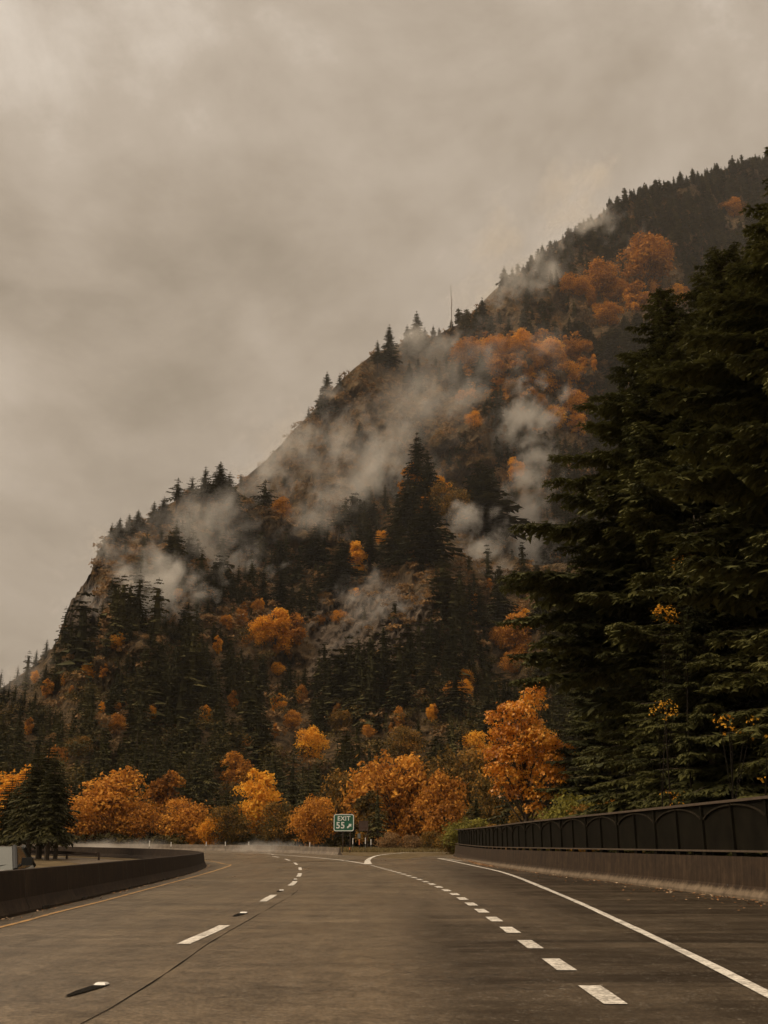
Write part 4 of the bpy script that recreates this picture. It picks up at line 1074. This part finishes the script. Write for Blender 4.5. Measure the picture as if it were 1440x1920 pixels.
# undergrowth: brown and olive shrubs
def cover(name, n_, pick, mat, size, label, seed, per_=46, leaf=.16):
    r = random.Random(seed); base = []
    for q in range(3):
        L = [(r.uniform(-.5, .5), r.uniform(-.5, .5), r.uniform(.25, .6), r.uniform(.3, .5)) for _ in range(4)]; base.append(leafy(seed + q, L, per_, leaf))
    Vs, Ts, Is = [], [], []; o_ = 0
    for i in range(n_):
        p = pick(r)
        if p is None: continue
        V_, T_, ti_ = base[r.randrange(3)]; a = r.random() * 6.28; s_ = r.uniform(*size); c, sn = math.cos(a) * s_, math.sin(a) * s_
        R_ = np.array([[c, sn, 0], [-sn, c, 0], [0, 0, s_]], dtype=np.float32); Vs.append(V_ @ R_ + np.array(p, dtype=np.float32)); Ts.append(T_ + o_); Is.append(ti_ * .5 + r.random() * .5); o_ += len(V_)
    me = mesh_np(name, np.concatenate(Vs), np.concatenate(Ts), mat, tint=np.concatenate(Is)); return tag(link(name, me), label, 'undergrowth', kind='stuff')
def pickF(r):
    px = r.uniform(90, 1050); py = r.uniform(930, 1580)
    if py < interp(px, CREST_F) + 2: return None
    if r.random() < ell(px, py, [(150, 1150, 40, 70, .9), (690, 1180, 110, 70, .6)]): return None
    if py > 1190 and r.random() < .8: return None
    return tuple(onF(px, py)[0])
def pickB(r):
    px = r.uniform(450, 1330); py = r.uniform(380, 1090)
    if py < interp(px, CREST_B) + 2 or py > interp(px, CREST_F) + 10: return None
    return tuple(onB(px, py)[0])
cover('undergrowth', 3600, pickF, M['brown'], (1.6, 4.2), 'brown autumn shrubs covering the lower spur', 900)
cover('undergrowth', 5200, pickB, M['brown'], (2.5, 6.5), 'brown and russet shrubs covering the mountain slope', 950)
def pickO(r):
    px = r.uniform(-60, 1050); py = r.uniform(1180, 1585)
    if py < interp(px, CREST_F) + 70 or r.random() < ell(px, py, SPARSE): return None
    q = onF(px, py)[0]; return (q.x, q.y, q.z + 2)
cover('undergrowth', 260, pickO, M['scrub'], (3, 6), 'muted olive broadleaf scrub among the lower conifers', 930, 150, .06)
def pickR(r):
    px = r.gauss(980, 80); py = r.gauss(680, 40)
    return tuple(onB(px, py)[0]) if 860 < px < 1110 and py > 628 else None
cover('undergrowth', 500, pickR, M['rust'], (4, 9), 'rust-coloured brush filling the orange band', 970, 60)
def pickFoot(r):
    px = r.uniform(-100, 1000); D = r.uniform(160, 186); p = at_dist(px, 1588, D); return (p.x, p.y, g(p.x, p.y) - .2)
cover('undergrowth', 900, pickFoot, M['scrub'], (1.0, 3.0), 'low dark brush at the foot of the slope beyond the road', 990)

# ------------------------------------------------------------------ near vegetation right of the wall
def big_conifer(seed, H, R, base, label, p, up=.10, tone=0.0, whs=44, shape=.72, cap=99):
    r = np.random.RandomState(seed); Vs = []; tis = []
    brs = []
    tubes = MB()
    for w in range(whs):
        t = base + (.985 - base) * ((w + r.rand() * .5) / whs) ** .95
        rad = min(cap, R * (1 - t) ** shape) * (1 + .12 * math.sin(w * 1.9) + r.uniform(-.12, .1)) + .25
        nb = 8 if t < .8 else 6
        for k in range(nb):
            a = 2 * PI * (k + r.rand() * .8) / nb + w * 2.1; L = rad * r.uniform(.72, 1.1); brs.append((t * H, a, L, r.rand()))
    for z0, a, L, tn in brs:
        dx, dy = math.cos(a), math.sin(a); el = .30 - .36 * (1 - z0 / H) * r.uniform(.5, 1.1)
        if z0 < 9:
            for _ in range(30):
                tx, ty = p.x + dx * (L + .6), p.y + dy * (L + .6)
                if tx > interp(ty, [(b_, a_) for a_, b_ in WALL]) + 1.0: break
                L *= .93
        def ax(s_): return np.array([dx * L * s_, dy * L * s_, z0 + L * (el * s_ - .22 * s_ * s_ + up * 2.6 * max(0, s_ - .55) ** 1.5)])
        tubes.tube([tuple(ax(s_)) for s_ in (0, .5, 1)], [.035 + .006 * L, .02 + .003 * L, .008], 4, False)
        m_ = max(5, int(L / .17))
        s_ = (np.arange(m_) + r.rand(m_) * .8) / m_; s_ = .12 + .88 * s_
        ctr = np.array([ax(q) for q in s_]); tang = np.array([ax(min(1.04, q + .03)) - ax(q - .03) for q in s_]); tang /= np.linalg.norm(tang, axis=1)[:, None]
        for sg in (-1, 1):
            side = np.array([-dy * sg, dx * sg, 0.0]); tl = L * .27 * (1.02 - s_) ** .55 * r.uniform(.6, 1.25, m_) + .10
            td = side[None] * .80 + tang * .62 + np.array([0, 0, -1]) * r.uniform(.05, .45, m_)[:, None]; td /= np.linalg.norm(td, axis=1)[:, None]
            # each twig: blades along it
            nbld = 6
            for q in range(nbld):
                f0 = q / nbld; c0 = ctr + td * (tl * f0)[:, None]
                jit = r.normal(size=(m_, 3)) * .28
                for s2 in (-1, 1):
                    perp = np.cross(td, np.array([0, 0, 1.0])) * s2; bd = td * .7 + perp * .75 + np.array([0, 0, -.25]) + jit; bl = (tl * .34 * (1 - .5 * f0) + .05)[:, None]
                    wv = td * (tl * .12 + .016)[:, None]
                    Vs.append(np.stack([c0 - wv, c0 + wv, c0 + bd * bl], 1)); tis.append(np.repeat(np.clip(.5 * tn + .5 * r.rand(m_) * .8 + .25 * f0 + .12 * s_ + tone, 0, 1), 3).reshape(m_, 3))
            # hanging tip
            c1 = ctr + td * tl[:, None]; wv = np.cross(td, np.array([0, 0, 1.0])) * .02
            Vs.append(np.stack([c1 - td * .08 - wv, c1 - td * .08 + wv, c1 + td * .10 + np.array([0, 0, -.05])], 1)); tis.append(np.full((m_, 3), .6))
    V = np.concatenate([v.reshape(-1, 3) for v in Vs]); T = np.arange(len(V)).reshape(-1, 3); ti = np.concatenate([x.ravel() for x in tis])
    root = empty('large_conifer', tuple(p), 0); tag(root, label, 'conifer')
    link('crown', mesh_np('big_crown', V, T, M['conifer_near'], tint=ti), root)
    b = MB(); b.tube([(0, 0, -.5), (0, 0, H * .3), (0.05, 0, H * .7), (0, 0, H * .99)], [.42, .33, .17, .02], 12); b.build('trunk', M['bark'], root, True)
    tubes.build('boughs', M['bark'], root)
    print('big conifer tris', len(T)); return root
def ap(px, py, D):
    q = at_dist(px, py, D); H_ = q.z; q.z = g(q.x, q.y) - .3; return q, H_ - q.z
def gp(px, D, y0=1588):
    p = at_dist(px, y0, D); p.z = g(p.x, p.y) - .3; return p
p, h = ap(1238, 530, 46); big_conifer(1, h, 13.0, .06, 'huge dark conifer with upturned bough tips left-most behind the wall', p, whs=74, shape=.98, cap=7.4, tone=.04)
p, h = ap(1552, 40, 37); big_conifer(2, h, 13.5, .05, 'towering greener conifer at the right edge, cut by the frame', p, tone=.24, whs=84, shape=.98, cap=7.8)
p, h = ap(1352, 452, 54); big_conifer(3, h, 10.0, .05, 'tall dark conifer between and behind the two nearest ones', p, whs=56, shape=.62, cap=8.2, tone=.10)
p, h = ap(1115, 1120, 66); big_conifer(4, h, 4.8, .06, 'lower dark conifer filling behind the foot of the huge left-most one', p, whs=30)
p, h = ap(1300, 960, 40); big_conifer(5, h, 5.0, .04, 'shorter dark conifer in front between the two nearest tall ones', p, tone=.05, whs=32)

# near orange maple behind the wall
pm = gp(985, 66); k = math.hypot(pm.x, pm.y) / F
def lob(px, py, r_, dy=0.0):
    q = at_dist(px, py, math.hypot(pm.x, pm.y)); return (q.x - pm.x, dy, q.z - pm.z, r_ * k)
LM = [lob(1003, 1300, 24), lob(1000, 1322, 27, .5), lob(955, 1340, 26), lob(930, 1352, 20, .4), lob(975, 1345, 30, -.5), lob(1000, 1365, 26, .3), lob(940, 1385, 28, -.3), lob(970, 1385, 36, .3), lob(1010, 1392, 32, -.6), lob(1030, 1400, 24),
      lob(930, 1420, 28), lob(960, 1425, 34, -.8), lob(1000, 1425, 34, .6), lob(1035, 1430, 26, -.3), lob(925, 1450, 22), lob(950, 1462, 30, -.4), lob(985, 1462, 32, .5), lob(1020, 1462, 32, -.5), lob(1050, 1455, 22), lob(940, 1485, 22), lob(975, 1492, 28, .2), lob(1012, 1495, 26, -.6), lob(1040, 1490, 20, .5),
      lob(1062, 1402, 13, -.4), lob(1082, 1412, 12, -.3), lob(1100, 1410, 8, -.2), lob(920, 1340, 10), lob(1010, 1278, 12), lob(1040, 1270, 6), lob(1002, 1520, 18, -.5)]
root = empty('maple_tree', tuple(pm)); tag(root, 'bright orange maple with large leaves behind the wall right of centre', 'tree')
V_, T_, ti_ = leafy(77, LM, 9500, .15, True); 
link('crown', mesh_np('maple_crown', V_, T_, M['maple'], tint=ti_), root)
b = MB(); b.tube([(0, 0, -.3), (.1, 0, 2.5), (.2, .1, 5), (.3, 0, LM[0][2])], [.2, .16, .1, .03], 8)
for l in LM: b.tube([(.1, 0, max(1.5, l[2] * .55)), (l[0] * .55, l[1] * .5, l[2] * .8), (l[0], l[1], l[2])], [.07, .045, .012], 5)
b.build('trunk', M['bark'], root, True)
# small leafy sprays of understorey maples that show between the conifer boughs
def sapling(px, D, sprays, label, kind='orange', ls=.075, cnt=60):
    p = gp(px, D); k = D / F; root = empty('maple_sapling', tuple(p)); tag(root, label, 'sapling'); L = []
    for sx, sy, sr, sn in sprays:
        q = at_dist(sx, sy, D); L.append((q.x - p.x, q.y - p.y, q.z - p.z, sr * k))
    sprays = sprays + [(a_, b_ + c_ * .6, c_ * 2.1, int(d_ * .45)) for a_, b_, c_, d_ in sprays]
    for sx, sy, sr, sn in sprays[len(L):]:
        q = at_dist(sx, sy, D); L.append((q.x - p.x, q.y - p.y, q.z - p.z, sr * k))
    tot = sum(s[3] for s in sprays); V_, T_, ti_ = leafy(int(px), L, tot, ls, True); ti_ = np.clip(ti_ + .2, 0, 1)
    link('leaves', mesh_np('sapling_leaves', V_, T_, M[kind], tint=ti_), root)
    b = MB(); top = max(L, key=lambda l: l[2]); b.tube([(0, 0, 0), (top[0] * .3, top[1] * .3, top[2] * .5), (top[0], top[1], top[2])], [.03, .022, .006], 6)
    for l in L: b.tube([(top[0] * .3, top[1] * .3, top[2] * .5 if l[2] > top[2] * .5 else l[2] * .5), tuple(l[:3])], [.012, .004], 4)
    b.build('stem', M['tar_bark'], root)
sapling(1262, 38.5, [(1246, 1150, 13, 70), (1238, 1142, 7, 25), (1258, 1160, 6, 16)], 'slender maple whose one bright orange spray hangs high in the dark conifer')
sapling(1240, 37.5, [(1248, 1322, 10, 24), (1232, 1332, 7, 18), (1262, 1338, 8, 22)], 'slender maple with an orange spray halfway down the dark conifer')
sapling(1380, 33, [(1350, 1354, 9, 10), (1372, 1368, 8, 12), (1395, 1376, 9, 14), (1410, 1352, 7, 9), (1366, 1345, 5, 5)], 'thin maple with scattered orange leaves near the right edge')
sapling(1262, 38, [(1254, 1488, 8, 8), (1270, 1498, 8, 8), (1288, 1494, 7, 6), (1268, 1508, 6, 4)], 'low maple with a few orange leaves just above the wall')
sapling(1432, 32, [(1434, 1462, 6, 5), (1438, 1382, 5, 4)], 'bare maple twig with few leaves at the right frame edge')
sapling(1298, 38, [(1290, 1048, 12, 16), (1275, 1062, 8, 6)], 'thin maple whose pale leaves show highest in the conifers')
# bushes behind the wall
def bush(px, D, top, wd, kind, label, var=2):
    p = gp(px, D); h = hgt(p, px, top, D); deciduous(p, h, var, kind, label, None, wd, 'bush', 'bush')
bush(885, 112, 1524, 1.35, 'yellowgreen', 'rounded yellow-green bush behind the far end of the wall')
bush(925, 108, 1537, 1.3, 'olive', 'low olive bush right of the yellow-green one')
bush(850, 116, 1545, 1.2, 'olive', 'small grey-green bush at the very end of the wall')
bush(1075, 62, 1468, 1.0, 'yellowgreen', 'green-gold bush behind the wall right of the maple')
bush(1115, 58, 1490, 1.0, 'olive', 'olive bush behind the wall below the dark conifer')
bush(1175, 52, 1478, .9, 'rust', 'rust-brown bush behind the wall under the huge conifer')
bush(1225, 47, 1492, .9, 'brown', 'brown bush behind the wall right of the rust one')
bush(1000, 76, 1490, .9, 'olive', 'olive bush under the orange maple')
bush(1040, 70, 1500, .9, 'brown', 'brown bush under the right side of the orange maple')
bush(730, 136, 1555, 1.3, 'brown', 'low brown bush beside the start of the exit ramp')
bush(770, 134, 1560, 1.3, 'brown', 'low brown bush right of another along the exit ramp')
bush(810, 130, 1552, 1.2, 'olive', 'dark bush near the wall end along the exit ramp')
def pickW(r):
    s_ = r.uniform(0, Lw[-1] + 0.0); p, d, nr = wpos(s_); q = p + nr * r.uniform(1.2, 9); return (q.x, q.y, g(q.x, q.y) - .1)
cover('undergrowth', 800, pickW, M['brown'], (.5, 1.3), 'brown brush growing behind the right wall', 1020, 70, .09)
# dry grass in the gore and on the median
def grass(name, n_, pick, label, hh=(.2, .5)):
    V = []; T = []; ti = []
    for i in range(n_):
        x, y = pick()
        z = g(x, y); a = random.random() * 6.28; h = random.uniform(*hh); w = .03 + .02 * random.random(); lx, ly = random.uniform(-.15, .15), random.uniform(-.15, .15)
        b0 = len(V); V += [(x - math.cos(a) * w, y - math.sin(a) * w, z - .02), (x + math.cos(a) * w, y + math.sin(a) * w, z - .02), (x + lx, y + ly, z + h)]; T.append((b0, b0 + 1, b0 + 2)); ti += [random.random()] * 3
    return tag(link(name, mesh_np(name, V, T, M['grass'], tint=ti)), label, 'grass', kind='stuff')
gore = [P2(600, 1599.5), P2(700, 1597.5)]
def pg():
    t = random.random(); x = -14 + 26 * t; y0 = 124 + abs(t - .6) * 4; return x + random.uniform(-1, 1), y0 + random.uniform(0, 18)
grass('dry_grass', 22000, pg, 'tan dry grass in the gore behind the exit sign')
def pmd():
    y = random.uniform(66, 108); x = -30 - (y - 66) * .9 - random.uniform(0, 30) ; return x, y
grass('dry_grass', 16000, pmd, 'tan dry grass between the opposite road and the bare-trunked conifers')

# ------------------------------------------------------------------ car behind the median barrier
def car(px, y, rz, label):
    d = ray(px, 1600); x = d.x / d.y * y; z = g(x, y) + .012
    root = empty('parked_car' if False else 'car', (x, y, z), rz); tag(root, label, 'car'); root.scale = (1.1, 1.1, 1.1)
    # local: +x forward, length 4.5, width 1.8
    secs = [(-2.25, .55, .80, .62), (-2.1, .32, .98, .82), (-1.5, .28, 1.02, .88), (-.6, .26, .96, .9), (.5, .26, .95, .9), (1.3, .27, .90, .88), (1.95, .30, .78, .82), (2.25, .42, .62, .66)]
    b = MB(); rings = []
    for X, zb, zt, w in secs:
        r_ = len(b.v)
        for yy, zz_ in ((-w * .88, zb), (-w, zb + .12), (-w, (zb + zt) / 2 + .05), (-w * .93, zt - .05), (-w * .75, zt), (0, zt + .03), (w * .75, zt), (w * .93, zt - .05), (w, (zb + zt) / 2 + .05), (w, zb + .12), (w * .88, zb)): b.v.append((X, yy, zz_))
        rings.append(r_)
    for a, c in zip(rings, rings[1:]):
        for q in range(11): b.f.append([a + q, a + (q + 1) % 11, c + (q + 1) % 11, c + q])
    b.f.append([rings[0] + q for q in range(11)][::-1]); b.f.append([rings[-1] + q for q in range(11)])
    b.build('body', M['car_paint'], root, True)
    low = [(-1.75, .80), (1.15, .80)]; B = [(-1.72, -.80, .96), (1.05, -.80, .92), (1.05, .80, .92), (-1.72, .80, .96)]; Tp = [(-1.05, -.60, 1.42), (.25, -.60, 1.42), (.25, .60, 1.42), (-1.05, .60, 1.42)]
    b = MB(); b.poly([(x_, y_, z_ + .012) for x_, y_, z_ in Tp]); b.poly([(x_, y_ * 1.01, z_ - .03) for x_, y_, z_ in Tp][::-1])
    for i in range(4):
        a, c = Tp[i], Tp[(i + 1) % 4]; b.poly([(a[0], a[1] * 1.01, a[2] - .03), (c[0], c[1] * 1.01, c[2] - .03), (c[0], c[1], c[2] + .012), (a[0], a[1], a[2] + .012)])
    b.build('roof', M['car_paint'], root)
    for nm, i, j in (('side_window', 0, 1), ('windscreen', 1, 2), ('side_window', 2, 3), ('rear_window', 3, 0)):
        b = MB(); b.poly([B[i], B[j], Tp[j], Tp[i]]); b.build(nm, M['glass'], root)
    for i in range(4):
        b = MB(); b.tube([B[i], Tp[i]], .06, 8); b.build('pillar', M['black'], root)
    for sg in (-1, 1):
        b = MB(); b.box((.75, sg * 1.0, 1.10), (.14, .24, .17)); b.tube([(.8, sg * .78, .98), (.75, sg * .93, 1.06)], .03, 6); b.build('wing_mirror', M['black'], root)
        b = MB(); b.box((2.08, sg * .6, .64), (.22, .34, .12)); b.build('headlight', M['lamp_glass'], root)
    for X in (-1.4, 1.38):
        for sg in (-1, 1):
            b = MB(); b.tube([(X, sg * .70, .32), (X, sg * .91, .32)], .32, 24); w = b.build('wheel', M['black'], root); b = MB(); b.tube([(X, sg * .905, .32), (X, sg * .925, .32)], .2, 16); b.build('rim', M['chrome'], w)
    b = MB(); b.box((2.26, 0, .47), (.05, 1.0, .14)); b.build('grille', M['black'], root)
    b = MB(); b.tube([(1.05, -.55, .96), (.85, .05, 1.03)], .012, 5); b.tube([(1.05, .05, .96), (.85, .6, 1.03)], .012, 5); b.build('wiper', M['black'], root)
car(-20, 28, math.radians(-90 + 10), 'pale car cut by the left frame edge, passing behind the median barrier')

# ------------------------------------------------------------------ mist and haze
def mist_mat(k, sc_, soft):
    m, n = new_mat('mist'); tc = n('ShaderNodeTexCoord').outputs['Object']; P = n('ShaderNodeNewGeometry').outputs['Position']
    wa = n('ShaderNodeTexNoise', {'Vector': P, 'Scale': sc_ * .8, 'Detail': 5.0, 'Roughness': .62}).outputs['Color']
    wv = n('ShaderNodeVectorMath', {0: wa, 1: (.5, .5, .5)}, operation='SUBTRACT').outputs[0]
    wv = n('ShaderNodeVectorMath', {0: wv, 1: (2.9, 2.9, 2.9)}, operation='MULTIPLY').outputs[0]
    tc = n('ShaderNodeVectorMath', {0: n('ShaderNodeVectorMath', {0: tc, 1: (1.3, 1.3, 1.3)}, operation='MULTIPLY').outputs[0], 1: wv}, operation='ADD').outputs[0]
    l0 = n('ShaderNodeVectorMath', {0: n('ShaderNodeTexCoord').outputs['Object']}, operation='LENGTH').outputs['Value']
    edge = n.mapr(l0, 1.0, .8)
    ln = n('ShaderNodeVectorMath', {0: tc}, operation='LENGTH').outputs['Value']
    fall = n('ShaderNodeMapRange', {0: ln, 1: 1.0, 2: 0.15, 3: 0.0, 4: 1.0}, interpolation_type='SMOOTHSTEP').outputs[0]
    mp0 = n('ShaderNodeMapping', {'Vector': P, 'Rotation': (0, -.55, 0)}).outputs[0]
    mp = n('ShaderNodeMapping', {'Vector': mp0, 'Scale': (1.15, .9, .62)}).outputs[0]
    f = n.noise(mp, sc_ * 1.25, 9, .66, .7)
    lo_ = n.math('MULTIPLY_ADD', fall, -soft, .67)
    d = n.math('MULTIPLY', n.math('DIVIDE', n.math('SUBTRACT', f, lo_, None, True), .34, None, True), n.math('MULTIPLY', fall, edge))
    v = n('ShaderNodeVolumePrincipled', {'Color': (.945, .912, .86), 'Density': n.math('MULTIPLY', d, k), 'Anisotropy': 0.15})
    n('ShaderNodeOutputMaterial', {'Volume': v.outputs[0]}); return m
def ico(seg=20, rg=12):
    V = [(0, 0, 1)]; Fc = []
    for j in range(1, rg):
        for i in range(seg):
            a, b_ = 2 * PI * i / seg, PI * j / rg; V.append((math.sin(b_) * math.cos(a), math.sin(b_) * math.sin(a), math.cos(b_)))
    V.append((0, 0, -1)); n_ = len(V) - 1
    for i in range(seg): Fc.append([0, 1 + i, 1 + (i + 1) % seg]); Fc.append([n_, n_ - seg + (i + 1) % seg, n_ - seg + i])
    for j in range(rg - 2):
        for i in range(seg):
            a = 1 + j * seg + i; c = 1 + j * seg + (i + 1) % seg; Fc.append([a, a + seg, c + seg, c])
    return V, Fc
SV, SF = ico()
def mist(px, py, rx, ry, depth, sf, tau, label, rot=0.0, D=None, nscale=None, soft=.27):
    if D is None: _, D = (onF if sf == 'F' else onB)(px, py); D = D - depth * .45
    c = at_dist(px, py, D); k = D / F
    me = bpy.data.meshes.new('mist'); me.from_pydata(SV, [], SF); me.materials.append(mist_mat(tau / depth, nscale or (2.2 / (max(rx, ry) * k)), soft))
    o = link('mist', me); o.location = c; o.rotation_euler = (0, rot, -math.atan2(c.x, c.y)); o.scale = (rx * k * 1.3, depth * 1.15, ry * k * 1.3)
    tag(o, label, 'mist', kind='stuff'); return o
MIST = [ (950, 530, 130, 70, 110, 'B', 6.0, 'low cloud hanging on the middle ridge right of the bare pole', -.6), (1095, 415, 160, 75, 140, 'B', 6.0, 'torn cloud edge along the upper ridge', -.6),
 (870, 740, 150, 90, 80, 'B', 2.6, 'wisp trailing up towards the orange band', -.7), (200, 1030, 110, 60, 30, 'F', 2.4, 'wisp curling over the cliff corner', -.5), (590, 960, 140, 70, 60, 'F', 2.2, 'thin wisp among the conifers left of the flat-topped pine', -.4), (1000, 940, 95, 240, 70, 'B', 8.0, 'tall pale mist column left of the big near conifer', .12),
 (975, 800, 160, 85, 70, 'B', 9.0, 'bright mist plume under the orange band', -.5),
 (1010, 1060, 95, 120, 40, 'B', 5.0, 'foot of the mist column beside the near conifer', 0),
 (800, 650, 190, 80, 80, 'B', 3.6, 'mist patch over the middle skyline', -.3),
 (690, 890, 210, 170, 110, 'B', 5.5, 'wide mist bank in the gully left of the central spire', -.35),
 (790, 770, 330, 190, 120, 'B', 2.4, 'thin veil of mist across the middle of the slope', -.5),
 (560, 840, 200, 110, 90, 'B', 4.0, 'mist over the bare slope on the left skyline', -.7),
 (480, 920, 130, 80, 60, 'B', 3.2, 'mist in the gap behind the spur shoulder', -.3),
 (260, 1110, 190, 130, 34, 'F', 6.0, 'mist bank on the slope behind the cliff', -.3),
 (440, 1070, 160, 70, 30, 'F', 5.0, 'low mist bank left of centre', .1),
 (360, 1000, 230, 130, 36, 'F', 2.3, 'thin veil of mist on the slope under the spur shoulder', -.4),
 (690, 1150, 100, 120, 24, 'F', 2.2, 'faint mist wisp on the rock face', .1),
 (890, 1040, 150, 110, 34, 'F', 4.5, 'mist wisp above the right of the rock face', .5),
 (1020, 480, 340, 130, 200, 'B', 10.0, 'cloud spilling over the upper ridge', -.62),
 (60, 1270, 110, 60, 30, 'F', 1.2, 'faint mist on the far left skyline', -.5),
]
for a in MIST: mist(*a[:7], a[7], a[8])
mist(500, 1590, 130, 16, 22, None, 2.6, 'road spray hanging over the far bend', 0, D=128, soft=.4)
mist(200, 1588, 150, 16, 20, None, 1.3, 'thin spray over the far end of the opposite road', 0, D=138, soft=.4)

hz = bpy.data.meshes.new('haze'); x0, x1, y0, y1, z0, z1 = -2600, 2600, -120, 3200, -6, 1500
hz.from_pydata([(x, y, z) for z in (z0, z1) for x, y in ((x0, y0), (x1, y0), (x1, y1), (x0, y1))], [], [(0, 3, 2, 1), (4, 5, 6, 7), (0, 1, 5, 4), (1, 2, 6, 5), (2, 3, 7, 6), (3, 0, 4, 7)])
m, n = new_mat('haze'); v = n('ShaderNodeVolumePrincipled', {'Color': (.95, .93, .9), 'Density': 0.00006, 'Anisotropy': 0.1}); n('ShaderNodeOutputMaterial', {'Volume': v.outputs[0]})
hz.materials.append(m); tag(link('haze', hz), 'thin warm haze over the valley', kind='stuff')

# ------------------------------------------------------------------ sky, sun, camera
w = bpy.data.worlds.new('World'); sc.world = w; w.use_nodes = True; n = NT(w.node_tree)
tc = n('ShaderNodeTexCoord').outputs['Generated']; zc_ = n('ShaderNodeSeparateXYZ', {0: tc})
mp = n('ShaderNodeMapping', {'Vector': tc, 'Scale': (1.0, 1.0, 1.55), 'Location': (5.2, 1.1, 2.3), 'Rotation': (.1, .35, 0)}).outputs[0]
c1 = n.noise(mp, 2.3, 9, .58, .3); c2 = n.noise(mp, 6.0, 8, .62, .3)
f = n.math('ADD', n.math('MULTIPLY', c1, .78), n.math('MULTIPLY', c2, .22))
left = n.mapr(zc_.outputs[0], .05, -.42, -.015, .07)   # the cloud is thinner to the left
f = n.math('ADD', f, left)
col = n.ramp(f, [(.36, (.215, .172, .122)), (.46, (.30, .243, .182)), (.56, (.385, .32, .25)), (.67, (.60, .525, .44))])
zen = n('ShaderNodeMapRange', {0: zc_.outputs[2], 1: .70, 2: 1.0, 3: 1.0, 4: 5.2}, interpolation_type='SMOOTHSTEP').outputs[0]
col = n.mix(1.0, col, zen, 'MULTIPLY')
SUN_EL, SUN_AZ = math.radians(40), math.radians(-108)   # azimuth from +Y, negative = left
sky = n('ShaderNodeTexSky', sky_type='NISHITA', sun_disc=False, sun_elevation=SUN_EL, sun_rotation=SUN_AZ, dust_density=4.0)
bg1 = n('ShaderNodeBackground', {0: col, 1: 1.0}); bg2 = n('ShaderNodeBackground', {0: sky.outputs[0], 1: 0.005})
ad = n('ShaderNodeAddShader', {0: bg1.outputs[0], 1: bg2.outputs[0]}); n('ShaderNodeOutputWorld', {'Surface': ad.outputs[0]})
sl = bpy.data.lights.new('Sun', 'SUN'); sl.energy = 1.5; sl.angle = math.radians(14); sl.color = (1.0, .80, .56)
so = bpy.data.objects.new('sun', sl); COL.objects.link(so)
dv = Vector((math.sin(SUN_AZ) * math.cos(SUN_EL), math.cos(SUN_AZ) * math.cos(SUN_EL), math.sin(SUN_EL)))
so.rotation_euler = dv.to_track_quat('Z', 'Y').to_euler(); so.location = (0, 0, 30)

cam = bpy.data.cameras.new('camera'); co = bpy.data.objects.new('camera', cam); COL.objects.link(co)
co.location = (0, 0, CH); co.rotation_euler = (PI / 2 + TH, 0, 0)
cam.sensor_fit = 'VERTICAL'; cam.sensor_height = 36; cam.lens = 36 * F / 1920; cam.clip_end = 20000; cam.clip_start = .1
sc.camera = co
sc.view_settings.view_transform = 'Standard'; sc.view_settings.look = 'None'; sc.view_settings.exposure = 0.36; sc.view_settings.gamma = 1
cy = sc.cycles; cy.use_denoising = True; cy.max_bounces = 4; cy.diffuse_bounces = 2; cy.glossy_bounces = 2; cy.transmission_bounces = 2; cy.volume_bounces = 1
cy.volume_step_rate = 1.0; cy.volume_max_steps = 128; cy.use_adaptive_sampling = True; cy.adaptive_threshold = .02
